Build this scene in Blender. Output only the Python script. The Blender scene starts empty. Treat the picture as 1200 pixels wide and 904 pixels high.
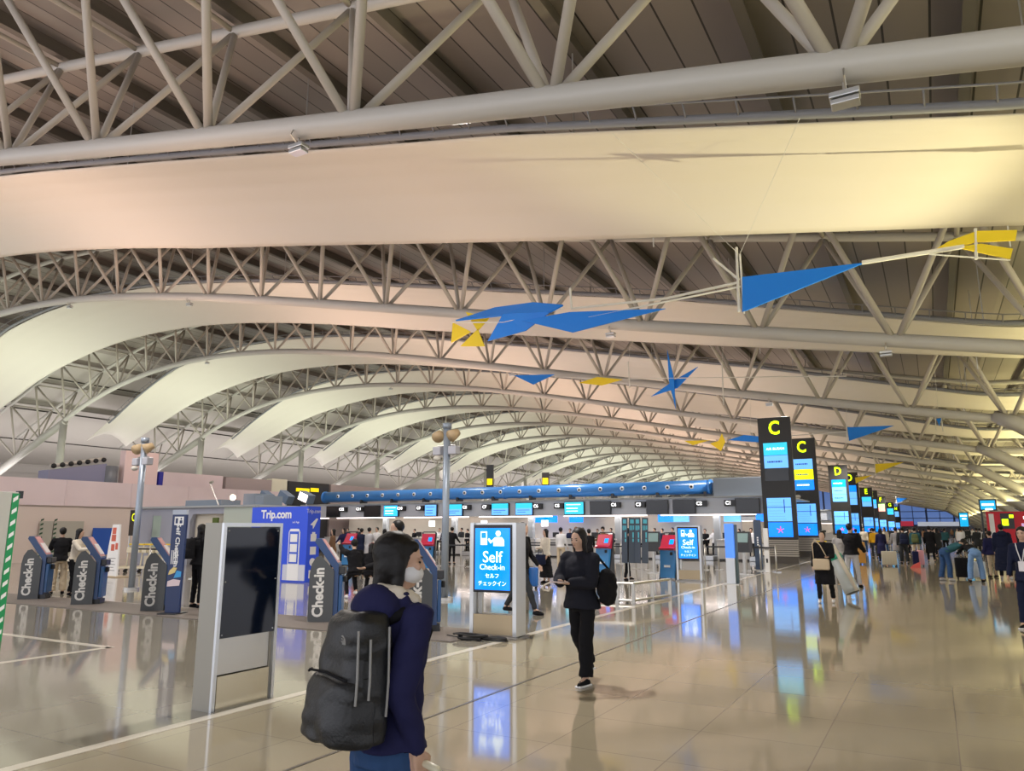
import bpy, bmesh, math, random
from mathutils import Vector, Matrix, Euler, noise
R = random.Random(7)
SC = bpy.context.scene
COL = SC.collection
PI = math.pi

# ------------------------------------------------------------------ camera
CAM_H = 1.6
FPX, CX, CY, HOR, VPX = 867.0, 600.0, 452.0, 620.0, 1096.0     # 1200 x 904 frame
PITCH = math.atan((HOR - CY) / FPX)
YAW = math.atan((VPX - CX) / (FPX / math.cos(PITCH)))
cd = bpy.data.cameras.new('camera')
cd.sensor_width = 36.0
cd.lens = FPX / 1200.0 * 36.0
cd.clip_end = 2000
cam = bpy.data.objects.new('camera', cd)
COL.objects.link(cam)
cam.location = (0, 0, CAM_H)
cam.rotation_euler = (PI / 2 + PITCH, 0, YAW)
SC.camera = cam
FW = Vector((-math.sin(YAW) * math.cos(PITCH), math.cos(YAW) * math.cos(PITCH), math.sin(PITCH)))
RT = Vector((math.cos(YAW), math.sin(YAW), 0))
UP = RT.cross(FW)

# ------------------------------------------------------------------ exposure, world
SC.view_settings.view_transform = 'Standard'
SC.view_settings.look = 'None'
SC.view_settings.gamma = 1
SC.view_settings.use_curve_mapping = False
SC.view_settings.exposure = 0.22
SC.cycles.max_bounces = 7
SC.cycles.diffuse_bounces = 4
SC.cycles.glossy_bounces = 3
SC.cycles.sample_clamp_indirect = 4
SC.cycles.caustics_reflective = False
SC.cycles.caustics_refractive = False
w = bpy.data.worlds.new('world')
SC.world = w
w.use_nodes = True
w.node_tree.nodes['Background'].inputs[0].default_value = (0.92, 0.93, 1.0, 1)
w.node_tree.nodes['Background'].inputs[1].default_value = 1.6

# ------------------------------------------------------------------ large area lights (uplights under the roof, as the hall has them, and one added row)
def area(name, loc, sx, sy, col, power, up=True):
    l = bpy.data.lights.new(name, 'AREA')
    l.shape = 'RECTANGLE'; l.size = sx; l.size_y = sy
    l.color = col; l.energy = power
    o = bpy.data.objects.new(name, l); COL.objects.link(o)
    o.location = loc
    o.rotation_euler = (PI, 0, 0) if up else (0, 0, 0)
    return o

area('uplight_row', (-60, 105, 4.4), 3, 235, (0.95, 1.0, 0.78), 13000)
area('uplight_row', (-75, 105, 4.4), 3, 235, (1.0, 0.93, 0.90), 9000)  # added row, brightens the roof edge and wall at far left
area('uplight_row', (-30, 105, 4.4), 2.0, 235, (1.0, 0.66, 0.50), 11500)
area('uplight_row', (-12, 105, 4.6), 1.5, 235, (1.0, 0.68, 0.50), 3200)
area('uplight_row', (6.5, 100, 4.0), 1.5, 215, (1.0, 0.86, 0.38), 9500)
l = bpy.data.lights.new('mobile_shadow_spot', 'SPOT'); l.energy = 2600; l.color = (1.0, 0.88, 0.5); l.spot_size = math.radians(62); l.spot_blend = 0.6; l.shadow_soft_size = 0.12  # added spot without a fixture, casts the mobile's shadow on the nearest duct
o = bpy.data.objects.new('mobile_shadow_spot', l); COL.objects.link(o); o.location = (0.6, 17.9, 0.1)
o.rotation_euler = Vector((-2.9, -3.0, 9.8)).to_track_quat('-Z', 'Y').to_euler()
# floodlights on the truss chords that shine down on the floor
for k in range(12):
    for x, z in ((-6, 7.6), (-17, 9.9), (-30, 12.4)):
        l = bpy.data.lights.new('floodlight_lamp', 'SPOT'); l.energy = 2100; l.color = (1.0, 0.94, 0.88); l.spot_size = math.radians(150); l.spot_blend = 0.8; l.shadow_soft_size = 0.3
        o = bpy.data.objects.new('floodlight_lamp', l); COL.objects.link(o); o.location = (x, 8.5 + 14.4 * k + 0.5, z)

# ------------------------------------------------------------------ helpers
def ray(x, y): return FW * FPX + RT * (x - CX) - UP * (y - CY)
def G(x, y, z=0.0):                                   # point of the floor seen at a pixel
    d = ray(x, y); t = (z - CAM_H) / d.z; return Vector((d.x * t, d.y * t, z))
def AY(x, y, Y):                                      # point on the cross-wise plane Y = const
    d = ray(x, y); t = Y / d.y; return Vector((d.x * t, Y, CAM_H + d.z * t))
def AX(x, y, X):                                      # point on the lengthwise plane X = const
    d = ray(x, y); t = X / d.x; return Vector((X, d.y * t, CAM_H + d.z * t))
def AD(x, dist):                                      # floor point at a column of the frame and a distance
    h = Vector((FW.x, FW.y)).normalized()
    l = dist * (x - CX) / (FPX / math.cos(PITCH))
    return Vector((h.x * dist + RT.x * l, h.y * dist + RT.y * l, 0))

TMP = bpy.data.scenes.new('workbench')                # a small scene in which curves and modifiers are turned into meshes
def bake(o):
    TMP.collection.objects.link(o)
    with bpy.context.temp_override(scene=TMP, view_layer=TMP.view_layers[0]):
        dg = bpy.context.evaluated_depsgraph_get(); dg.update()
        me = bpy.data.meshes.new_from_object(o.evaluated_get(dg), depsgraph=dg)
    bpy.data.objects.remove(o)
    return me
MATS = {}
def P(name, col, rough=0.5, metal=0.0, emit=0.0, noise_amt=0.0, nscale=8.0, coat=0.0, bump=0.0, bscale=30.0, spec=0.5):
    if name in MATS: return MATS[name]
    m = bpy.data.materials.new(name); m.use_nodes = True
    nt = m.node_tree; b = nt.nodes['Principled BSDF']
    b.inputs['Base Color'].default_value = (*col, 1)
    b.inputs['Roughness'].default_value = rough
    b.inputs['Metallic'].default_value = metal
    b.inputs['Coat Weight'].default_value = coat
    b.inputs['Specular IOR Level'].default_value = spec
    if emit:
        b.inputs['Emission Color'].default_value = (*col, 1)
        b.inputs['Emission Strength'].default_value = emit
    if noise_amt or bump:
        tc = nt.nodes.new('ShaderNodeTexCoord')
        n = nt.nodes.new('ShaderNodeTexNoise'); n.inputs['Scale'].default_value = nscale
        n.inputs['Detail'].default_value = 4
        nt.links.new(tc.outputs['Object'], n.inputs['Vector'])
        if noise_amt:
            r = nt.nodes.new('ShaderNodeMapRange')
            r.inputs['From Min'].default_value = 0.25; r.inputs['From Max'].default_value = 0.75
            r.inputs['To Min'].default_value = 1 - noise_amt; r.inputs['To Max'].default_value = 1 + noise_amt
            nt.links.new(n.outputs['Fac'], r.inputs['Value'])
            mx = nt.nodes.new('ShaderNodeVectorMath'); mx.operation = 'SCALE'
            mx.inputs[0].default_value = col
            nt.links.new(r.outputs['Result'], mx.inputs['Scale'])
            nt.links.new(mx.outputs[0], b.inputs['Base Color'])
        if bump:
            n2 = nt.nodes.new('ShaderNodeTexNoise'); n2.inputs['Scale'].default_value = bscale
            n2.inputs['Detail'].default_value = 3
            nt.links.new(tc.outputs['Object'], n2.inputs['Vector'])
            bp = nt.nodes.new('ShaderNodeBump'); bp.inputs['Strength'].default_value = bump
            bp.inputs['Distance'].default_value = 0.02
            nt.links.new(n2.outputs['Fac'], bp.inputs['Height'])
            nt.links.new(bp.outputs[0], b.inputs['Normal'])
    MATS[name] = m
    return m

def box(bm, x0, x1, y0, y1, z0, z1, M=None, bev=0.0):
    vs = [bm.verts.new(Vector(c) if M is None else M @ Vector(c)) for c in
          [(x0,y0,z0),(x1,y0,z0),(x1,y1,z0),(x0,y1,z0),(x0,y0,z1),(x1,y0,z1),(x1,y1,z1),(x0,y1,z1)]]
    fs = [bm.faces.new([vs[i] for i in f]) for f in [(3,2,1,0),(4,5,6,7),(0,1,5,4),(1,2,6,5),(2,3,7,6),(3,0,4,7)]]
    if bev > 0:
        es = set()
        for f in fs: es.update(f.edges)
        bmesh.ops.bevel(bm, geom=list(es), offset=bev, segments=2, profile=0.5, affect='EDGES')
    return bm
def frame_for(d):
    d = d.normalized()
    a = Vector((0, 0, 1)) if abs(d.z) < 0.95 else Vector((0, 1, 0))
    x = a.cross(d).normalized(); return x, d.cross(x).normalized()
def tube(bm, pts, rad, seg=10, cap=True):
    pts = [Vector(p) for p in pts]; n = len(pts)
    rr = rad if isinstance(rad, (list, tuple)) else [rad] * n
    rings = []; px = None
    for i, p in enumerate(pts):
        d = (pts[min(i+1, n-1)] - pts[max(i-1, 0)]).normalized()
        if px is None: px, py = frame_for(d)
        else:
            px = (px - d * px.dot(d)).normalized(); py = d.cross(px).normalized()
        rings.append([bm.verts.new(p + (px * math.cos(2*PI*k/seg) + py * math.sin(2*PI*k/seg)) * rr[i]) for k in range(seg)])
    for a, b in zip(rings, rings[1:]):
        for k in range(seg):
            bm.faces.new([a[k], a[(k+1) % seg], b[(k+1) % seg], b[k]])
    if cap:
        bm.faces.new(rings[0][::-1]); bm.faces.new(rings[-1])
    return bm
def ball(bm, c, r, rot=None, u=12, v=8):
    if not isinstance(r, (tuple, list)): r = (r, r, r)
    c = Vector(c); R3 = rot.to_3x3() if rot is not None else None
    def mk(x, y, z):
        p = Vector((x * r[0], y * r[1], z * r[2]))
        return bm.verts.new(c + (R3 @ p if R3 else p))
    top = mk(0, 0, 1); bot = mk(0, 0, -1); rings = []
    for i in range(1, v):
        t = PI * i / v; st, ct = math.sin(t), math.cos(t)
        rings.append([mk(st * math.cos(2*PI*k/u), st * math.sin(2*PI*k/u), ct) for k in range(u)])
    for k in range(u):
        k2 = (k + 1) % u
        bm.faces.new([top, rings[0][k], rings[0][k2]]); bm.faces.new([bot, rings[-1][k2], rings[-1][k]])
        for A, B in zip(rings, rings[1:]): bm.faces.new([A[k], B[k], B[k2], A[k2]])
    return bm
def prism(bm, prof, y0, y1, plane='XZ', M=None):      # extrude an outline
    def mk(a, b, t):
        v = {'XZ': Vector((a, t, b)), 'YZ': Vector((t, a, b)), 'XY': Vector((a, b, t))}[plane]
        return bm.verts.new(v if M is None else M @ v)
    A = [mk(a, b, y0) for a, b in prof]; B = [mk(a, b, y1) for a, b in prof]
    bm.faces.new(A); bm.faces.new(B[::-1]); n = len(A)
    for i in range(n): bm.faces.new([A[i], B[i], B[(i+1) % n], A[(i+1) % n]])
    return bm
def obj(name, bm, mat, parent=None, smooth=False, loc=None):
    bmesh.ops.recalc_face_normals(bm, faces=bm.faces)
    me = bpy.data.meshes.new(name); bm.to_mesh(me); bm.free()
    if smooth:
        for p in me.polygons: p.use_smooth = True
    for m in (mat if isinstance(mat, list) else [mat]): me.materials.append(m)
    o = bpy.data.objects.new(name, me); COL.objects.link(o)
    if parent: o.parent = parent
    if loc is not None: o.location = loc
    return o
def B_(): return bmesh.new()
def thing(name, label, cat, loc=(0,0,0), rz=0.0, group=None):
    o = bpy.data.objects.new(name, None); COL.objects.link(o)
    o.empty_display_size = 0.2
    o.location = loc; o.rotation_euler = (0, 0, rz)
    o['label'] = label; o['category'] = cat
    if group: o['group'] = group
    return o
def tag(o, label, cat, group=None, kind=None):
    o['label'] = label; o['category'] = cat
    if group: o['group'] = group
    if kind: o['kind'] = kind
    return o
def struct(o): o['kind'] = 'structure'; return o
def dup(o, loc=None, rz=None, label=None, group=None, parent=None, cat=None):
    kids = [c for c in KIDS(o)]
    c = o.copy(); COL.objects.link(c)
    if parent is not None: c.parent = parent
    if loc is not None: c.location = loc
    if rz is not None: c.rotation_euler = (0, 0, rz)
    if label: c['label'] = label
    if group: c['group'] = group
    if cat: c['category'] = cat
    for k in kids: dup(k, parent=c)
    return c
def KIDS(o): return list(o.children)
def txt(s, size, mat, loc, rot, parent, name='lettering', align='CENTER', ext=0.002, bold=0.0, scale_x=1.0):
    cu = bpy.data.curves.new('t', 'FONT'); cu.body = s; cu.size = size; cu.extrude = ext
    cu.align_x = align; cu.align_y = 'CENTER'; cu.offset = bold; cu.resolution_u = 3
    me = bake(bpy.data.objects.new('t', cu)); bpy.data.curves.remove(cu)
    me.materials.clear(); me.materials.append(mat)
    o = bpy.data.objects.new(name, me); COL.objects.link(o)
    o.location = loc; o.rotation_euler = rot; o.scale = (scale_x, 1, 1)
    if parent: o.parent = parent
    return o
FRONT = (PI/2, 0, 0)          # lettering that faces -Y
RIGHTF = (PI/2, 0, PI/2)      # lettering that faces +X
ORD = ['nearest', 'second', 'third', 'fourth', 'fifth', 'sixth', 'seventh', 'eighth', 'ninth', 'tenth', 'eleventh', 'twelfth',
       'thirteenth', 'fourteenth', 'fifteenth', 'sixteenth', 'seventeenth', 'eighteenth', 'nineteenth', 'twentieth']

# ------------------------------------------------------------------ base materials
M_STEEL = P('white_paint_steel', (0.50, 0.49, 0.465), 0.38)
M_STRUT = P('strut_paint', (0.46, 0.43, 0.385), 0.42)
M_METAL = P('brushed_metal', (0.55, 0.54, 0.51), 0.33, 0.9, bump=0.02, bscale=200)
M_ALU = P('aluminium', (0.62, 0.64, 0.66), 0.3, 0.8)
M_DARK = P('dark_plastic', (0.02, 0.021, 0.024), 0.35)
M_BLACK = P('black_rubber', (0.012, 0.012, 0.013), 0.6)
M_PYLON = P('pylon_grey', (0.028, 0.026, 0.023), 0.4)
M_WHITE = P('white_laminate', (0.72, 0.71, 0.70), 0.35)
M_GLASSBLK = P('screen_glass', (0.004, 0.008, 0.022), 0.05, spec=0.35)
M_TXTW = P('white_lettering', (0.85, 0.85, 0.85), 0.5)
M_TXTE = P('lit_white', (1, 1, 1), 0.5, emit=1.6)
M_NAVY = P('navy_plastic', (0.02, 0.055, 0.16), 0.3)
M_BLUEP = P('blue_plastic', (0.03, 0.20, 0.48), 0.3)
M_SIGNBLUE = P('lit_blue_screen', (0.0, 0.20, 0.92), 0.2, emit=1.25)
M_CYAN = P('lit_cyan_screen', (0.02, 0.48, 0.66), 0.2, emit=1.05)
M_LBLUE = P('lit_pale_blue_screen', (0.13, 0.42, 0.92), 0.2, emit=1.05)
M_MBLUE = P('lit_mid_blue_screen', (0.03, 0.42, 0.95), 0.2, emit=1.3)
M_YEL = P('lit_yellow', (0.75, 0.85, 0.0), 0.3, emit=1.3)
M_YELG = P('lit_yellow_green', (0.62, 1.0, 0.0), 0.3, emit=1.7)
M_SCRTXT = P('lit_dark_blue_lettering', (0.02, 0.06, 0.30), 0.4, emit=0.6)
# ================================================================== STRUCTURE
# ---- floor: polished stone tiles
m = bpy.data.materials.new('polished_stone_tiles'); m.use_nodes = True
nt = m.node_tree; b = nt.nodes['Principled BSDF']; L = nt.links.new
tc = nt.nodes.new('ShaderNodeTexCoord')
br = nt.nodes.new('ShaderNodeTexBrick'); br.offset = 0.0
br.inputs['Scale'].default_value = 1.0
br.inputs['Brick Width'].default_value = 0.9; br.inputs['Row Height'].default_value = 0.9
br.inputs['Mortar Size'].default_value = 0.005; br.inputs['Mortar Smooth'].default_value = 0.2
br.inputs['Color1'].default_value = (0.30, 0.262, 0.185, 1)
br.inputs['Color2'].default_value = (0.335, 0.292, 0.208, 1)
br.inputs['Mortar'].default_value = (0.22, 0.19, 0.15, 1)
L(tc.outputs['Object'], br.inputs['Vector'])
n = nt.nodes.new('ShaderNodeTexNoise'); n.inputs['Scale'].default_value = 0.6; n.inputs['Detail'].default_value = 6
L(tc.outputs['Object'], n.inputs['Vector'])
mr = nt.nodes.new('ShaderNodeMapRange'); mr.inputs['To Min'].default_value = 0.88; mr.inputs['To Max'].default_value = 1.12
L(n.outputs['Fac'], mr.inputs['Value'])
sc = nt.nodes.new('ShaderNodeVectorMath'); sc.operation = 'SCALE'
L(br.outputs['Color'], sc.inputs[0]); L(mr.outputs['Result'], sc.inputs['Scale'])
# greyer stone left of the pale strip
sx = nt.nodes.new('ShaderNodeSeparateXYZ'); L(tc.outputs['Object'], sx.inputs[0])
lt = nt.nodes.new('ShaderNodeMath'); lt.operation = 'LESS_THAN'; lt.inputs[1].default_value = -5.62
L(sx.outputs['X'], lt.inputs[0])
mix = nt.nodes.new('ShaderNodeMix'); mix.data_type = 'RGBA'; mix.blend_type = 'MULTIPLY'
mix.inputs['B'].default_value = (0.80, 0.84, 0.95, 1)
L(lt.outputs[0], mix.inputs['Factor']); L(sc.outputs[0], mix.inputs['A'])
L(mix.outputs['Result'], b.inputs['Base Color'])
n2 = nt.nodes.new('ShaderNodeTexNoise'); n2.inputs['Scale'].default_value = 1.3; n2.inputs['Detail'].default_value = 3
L(tc.outputs['Object'], n2.inputs['Vector'])
mr2 = nt.nodes.new('ShaderNodeMapRange'); mr2.inputs['To Min'].default_value = 0.045; mr2.inputs['To Max'].default_value = 0.10
L(n2.outputs['Fac'], mr2.inputs['Value']); L(mr2.outputs['Result'], b.inputs['Roughness'])
bp = nt.nodes.new('ShaderNodeBump'); bp.inputs['Strength'].default_value = 0.07; bp.inputs['Distance'].default_value = 0.01
n3 = nt.nodes.new('ShaderNodeTexNoise'); n3.inputs['Scale'].default_value = 2.2
L(tc.outputs['Object'], n3.inputs['Vector']); L(n3.outputs['Fac'], bp.inputs['Height']); L(bp.outputs[0], b.inputs['Normal'])
b.inputs['IOR'].default_value = 1.85
bm = B_(); box(bm, -84, 26, -14, 240, -0.3, 0)
struct(obj('floor', bm, m))
M_STRIP = P('pale_stone_strip', (0.62, 0.58, 0.50), 0.15)
for i, (x0, x1, y0, y1) in enumerate([(-5.68, -5.56, -4, 120), (-10.1, -10.0, -4, 6.6), (-20, -10.0, 6.52, 6.64)]):
    bm = B_(); box(bm, x0, x1, y0, y1, -0.01, 0.003); struct(obj('trim_%d' % (i+1), bm, M_STRIP))
M_JOINT = P('dark_floor_joint', (0.10, 0.09, 0.075), 0.3)
bm = B_(); box(bm, -3.98, -3.95, -4, 220, -0.01, 0.003); struct(obj('trim_4', bm, M_JOINT))
M_MATT = P('brown_floor_mat', (0.135, 0.115, 0.10), 0.55, bump=0.1, bscale=120)
bm = B_(); box(bm, -20.5, -6.2, 9.25, 10.55, -0.01, 0.012); struct(obj('trim_5', bm, M_MATT))

# ---- roof curve
KN = [(-68,10.45),(-64,12.1),(-60,13.3),(-56,14.09),(-52,14.52),(-48,14.65),(-44,14.53),(-40,14.2),(-36,13.69),(-32,13.06),
      (-28,12.34),(-24,11.55),(-20,10.74),(-16,9.91),(-12,9.08),(-8,8.27),(-4,7.49),(0,6.71),(4,5.95)]
def zb(x):                                            # underside curve followed by every truss
    if x > 3.2: return 6.12 - 0.06 * (x - 3.2)
    if x < -66.6: return 11.08 + (x + 66.6) * 0.41
    for (a, za), (c, zc) in zip(KN, KN[1:]):
        if a <= x <= c:
            t = (x - a) / (c - a)
            i = KN.index((a, za))
            m0 = (zc - KN[max(i-1, 0)][1]) / (c - KN[max(i-1, 0)][0]) * 4
            j = min(i+2, len(KN)-1); m1 = (KN[j][1] - za) / (KN[j][0] - a) * 4
            return (2*t**3-3*t**2+1)*za + (t**3-2*t**2+t)*m0 + (-2*t**3+3*t**2)*zc + (t**3-t**2)*m1
    return 11
NODE = lambda j: 3.2 - 3.668 * j
BAY, Y1, NT = 14.4, 8.5, 16

# ---- ceiling deck of narrow panels
m = bpy.data.materials.new('ceiling_panels'); m.use_nodes = True
nt = m.node_tree; b = nt.nodes['Principled BSDF']; L = nt.links.new
tc = nt.nodes.new('ShaderNodeTexCoord'); s = nt.nodes.new('ShaderNodeSeparateXYZ'); L(tc.outputs['Object'], s.inputs[0])
mo = nt.nodes.new('ShaderNodeMath'); mo.operation = 'PINGPONG'; mo.inputs[1].default_value = 0.4
L(s.outputs['X'], mo.inputs[0])
g = nt.nodes.new('ShaderNodeMath'); g.operation = 'LESS_THAN'; g.inputs[1].default_value = 0.022
L(mo.outputs[0], g.inputs[0])
fl = nt.nodes.new('ShaderNodeMath'); fl.operation = 'FLOOR'
dv = nt.nodes.new('ShaderNodeMath'); dv.operation = 'DIVIDE'; dv.inputs[1].default_value = 0.8
L(s.outputs['X'], dv.inputs[0]); L(dv.outputs[0], fl.inputs[0])
wn = nt.nodes.new('ShaderNodeTexWhiteNoise'); wn.noise_dimensions = '1D'; L(fl.outputs[0], wn.inputs['W'])
mr = nt.nodes.new('ShaderNodeMapRange'); mr.inputs['To Min'].default_value = 0.85; mr.inputs['To Max'].default_value = 1.15
L(wn.outputs['Value'], mr.inputs['Value'])
v = nt.nodes.new('ShaderNodeVectorMath'); v.operation = 'SCALE'; v.inputs[0].default_value = (0.30, 0.27, 0.25)
L(mr.outputs['Result'], v.inputs['Scale'])
mx = nt.nodes.new('ShaderNodeMix'); mx.data_type = 'RGBA'; mx.inputs['B'].default_value = (0.03, 0.027, 0.025, 1)
L(g.outputs[0], mx.inputs['Factor']); L(v.outputs[0], mx.inputs['A']); L(mx.outputs['Result'], b.inputs['Base Color'])
b.inputs['Roughness'].default_value = 0.45
bm = B_(); xs = [-86 + i * 1.0 for i in range(112)]
def zc_(x): return zb(x) + 4.45
for dz in (0, 0.3):
    row = [[bm.verts.new((x, y, zc_(x) + dz)) for x in xs] for y in (-14, 235)]
    for i in range(len(xs)-1): bm.faces.new([row[0][i], row[0][i+1], row[1][i+1], row[1][i]])
co = struct(obj('ceiling', bm, m))
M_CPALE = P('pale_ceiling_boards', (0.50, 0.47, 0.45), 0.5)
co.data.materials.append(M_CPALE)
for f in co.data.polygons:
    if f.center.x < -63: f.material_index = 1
for k, x in enumerate([-68, -73.5, -79]):
    bm = B_(); z = zc_(x); box(bm, x - 0.06, x + 0.06, -14, 235, z - 0.10, z); struct(obj('trim_%d' % (70 + k), bm, P('dark_seam', (0.08, 0.075, 0.07), 0.6)))
# purlins that run along the hall over the trusses
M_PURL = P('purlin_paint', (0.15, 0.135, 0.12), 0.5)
tn = 6
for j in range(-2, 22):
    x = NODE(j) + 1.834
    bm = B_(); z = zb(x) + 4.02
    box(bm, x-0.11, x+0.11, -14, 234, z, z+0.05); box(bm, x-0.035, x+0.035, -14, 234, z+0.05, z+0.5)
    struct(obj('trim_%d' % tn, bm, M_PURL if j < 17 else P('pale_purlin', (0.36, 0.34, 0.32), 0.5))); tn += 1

# ---- left wall: lined panels under the roof edge, tarpaulin-covered lower wall
M_UPW = P('upper_wall_panel', (0.50, 0.47, 0.46), 0.5)
bm = B_(); box(bm, -84.4, -84, -14, 240, 0, 9)
for k in range(10): box(bm, -84, -83.9, -14, 240, 1 + k * 0.8, 1.05 + k * 0.8)
struct(obj('wall_left', bm, M_UPW))
# ---- far end wall with windows
M_FRAME = P('window_frame_dark', (0.03, 0.04, 0.07), 0.4)
m = bpy.data.materials.new('dusk_window_glass'); m.use_nodes = True
b = m.node_tree.nodes['Principled BSDF']
b.inputs['Base Color'].default_value = (0.02, 0.05, 0.15, 1); b.inputs['Roughness'].default_value = 0.1
b.inputs['Emission Color'].default_value = (0.14, 0.25, 0.60, 1); b.inputs['Emission Strength'].default_value = 0.50
YE = 232
bm = B_(); box(bm, -84, 26, YE + 0.6, YE + 1.0, 0, 22); struct(obj('wall_far', bm, P('far_wall_grey', (0.18, 0.19, 0.22), 0.6)))
for k in range(9):
    x0 = -40 + k * 6.4
    wdw = struct(obj('window_%d' % (k+1), box(B_(), x0, x0 + 6.1, YE + 0.3, YE + 0.4, 2.6, zb(x0 + 3) + 1.5), m))
    bm = B_(); zt = zb(x0 + 3) + 1.5
    for z in (2.6, 4.4, 6.2, zt): box(bm, x0, x0 + 6.1, YE + 0.1, YE + 0.3, z - 0.09, z + 0.09)
    for x in (x0, x0 + 3.0, x0 + 6.1): box(bm, x - 0.08, x + 0.08, YE + 0.1, YE + 0.3, 2.6, zt)
    obj('window_frame', bm, M_FRAME, wdw)
# ---- right glazed wall and solid base
M_RW = P('right_wall_grey', (0.42, 0.41, 0.40), 0.5)
bm = B_(); box(bm, 25.6, 26, -14, 240, 0, 0.5); box(bm, 25.6, 26, -14, 240, 7.0, 10)
for k in range(18): box(bm, 25.5, 26, -14 + k * 14.4, -13.6 + k * 14.4, 0, 10)
struct(obj('wall_right', bm, M_RW))

# ---- trusses
def truss_mesh_parts():
    root = thing('roof_truss', 'x', 'truss', (0, Y1, 0), group='white tubular roof trusses spanning the hall')
    NS = [NODE(j) for j in range(-2, 22)]
    xs = []; x = 14.2
    while x > -78: xs.append(x); x -= 0.917
    bm = B_(); tube(bm, [(x, 0, zb(x)) for x in xs], 0.20, 14); obj('bottom_chord', bm, M_STEEL, root, True)
    for s in (-1, 1):
        bm = B_(); tube(bm, [(x, s * 1.85, zb(x) + 3.75) for x in xs], 0.14, 10); obj('top_chord', bm, M_STEEL, root, True)
    for x in NS:
        for s in (-1, 1):
            for e in (-1, 1):
                tx = x + e * 1.834
                bm = B_(); tube(bm, [(x + e * 0.10, s * 0.08, zb(x) + 0.12), (tx, s * 1.85, zb(tx) + 3.72)], 0.085 if s < 0 else 0.08, 8)
                obj('strut', bm, M_STRUT, root, True)
    # cross ties between the two top chords
    for x in NS:
        tx = x + 1.834
        bm = B_(); tube(bm, [(tx, -1.85, zb(tx) + 3.75), (tx, 1.85, zb(tx) + 3.75)], 0.07, 8); obj('cross_tie', bm, M_STRUT, root, True)
    # splayed legs on the landside
    for s in (-1, 1):
        bm = B_(); tube(bm, [(2.6, s * 0.1, 6.3), (3.4, s * 0.25, 5.95), (12.2, s * 1.9, -0.0)], [0.22, 0.30, 0.42], 16); obj('leg', bm, M_STEEL, root, True)
    bm = B_(); tube(bm, [(-66.6, 0, zb(-66.6)), (-66.6, 0, 0)], [0.30, 0.34], 14); obj('column', bm, M_STEEL, root, True)
    bm = B_(); tube(bm, [(-66.4, 0, zb(-66.6) - 0.1), (-83.5, 0, 3.9)], [0.28, 0.36], 14); obj('raking_leg', bm, M_STEEL, root, True)
    return root
t0 = truss_mesh_parts()
for k in range(NT):
    lab = '%s white tubular arched roof truss from the camera, spanning the hall' % ORD[k]
    if k == 0: t0['label'] = lab
    else: dup(t0, loc=(0, Y1 + BAY * k, 0), label=lab)

# ---- fabric air ducts between trusses
m = bpy.data.materials.new('white_membrane'); m.use_nodes = True
nt = m.node_tree; b = nt.nodes['Principled BSDF']
b.inputs['Base Color'].default_value = (0.71, 0.68, 0.63, 1); b.inputs['Roughness'].default_value = 0.55
M_MEMB = m
def near_off(x): return 2.2 - 0.45 * min(1, max(0, (x + 8) / 10.0))
def duct():
    root = thing('fabric_air_duct', 'x', 'air duct', (0, Y1, 0), group='white fabric air ducts hung between the trusses')
    bm = B_(); NX, NY = 110, 25; V = []
    for i in range(NX + 1):
        u = i / NX; row = []
        for k in range(NY + 1):
            t = k / NY
            xl = -71.2 - 1.6 * t; x = xl + (13.5 - xl) * u
            fade = min(1, max(0, (x + 72) / 14.0))
            ex = min(1, max(0, (x + 25) / 27.0)); on = near_off(x) * fade + 0.7 * (1 - fade); of = (1.05 + 0.75 * ex) * fade + 1.5 * (1 - fade)
            z = zb(x) + on * (1 - t) + of * t + (0.45 + 0.6 * (1 - fade)) * math.sin(PI * t) - 0.035 * abs(math.sin(PI * t * 5))
            row.append(bm.verts.new((x, 4.9 + 5.2 * t, z)))
        V.append(row)
    for i in range(NX):
        for k in range(NY): bm.faces.new([V[i][k], V[i+1][k], V[i+1][k+1], V[i][k+1]])
    bmesh.ops.recalc_face_normals(bm, faces=bm.faces)
    o = obj('membrane', bm, M_MEMB, root, True)
    md = o.modifiers.new('thick', 'SOLIDIFY'); md.thickness = 0.02; md.offset = 0
    bm = B_()
    xs = [13.5 - 1.0 * i for i in range(82)]
    tube(bm, [(x, 4.72, zb(x) + 0.08 + near_off(x) * min(1, max(0, (x + 72) / 14.0))) for x in xs], 0.09, 8)
    obj('edge_rail', bm, P('rail_grey', (0.22, 0.23, 0.26), 0.5), root, True)
    bm = B_()
    tube(bm, [(x, 4.45, zb(x) + (near_off(x) + 0.05) * min(1, max(0, (x + 72) / 14.0)) + 0.25) for x in xs], 0.022, 6)
    for x in xs[::1]:
        z = zb(x) + (near_off(x) + 0.05) * min(1, max(0, (x + 72) / 14.0))
        tube(bm, [(x, 4.72, z - 0.05), (x, 4.45, z + 0.25)], 0.02, 5)
    obj('cable_tray', bm, P('tray_grey', (0.2, 0.2, 0.22), 0.5), root, True)
    for x in (10, 2, -6, -14, -22, -30, -38, -46, -54, -62):
        for y in (4.9, 10.1):
            fade = min(1, max(0, (x + 72) / 14.0)); z = zb(x) + (near_off(x) if y < 6 else 1.3) * fade
            obj('hanger', tube(B_(), [(x, y, z), (x, y, zb(x) + 4.44)], 0.018, 5), M_ALU, root)
    return root
d0 = duct()
for k in range(NT - 1):
    lab = 'long white fabric ceiling air duct, %s from the camera' % ORD[k]
    if k == 0: d0['label'] = lab
    else: dup(d0, loc=(0, Y1 + BAY * k, 0), label=lab)
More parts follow.
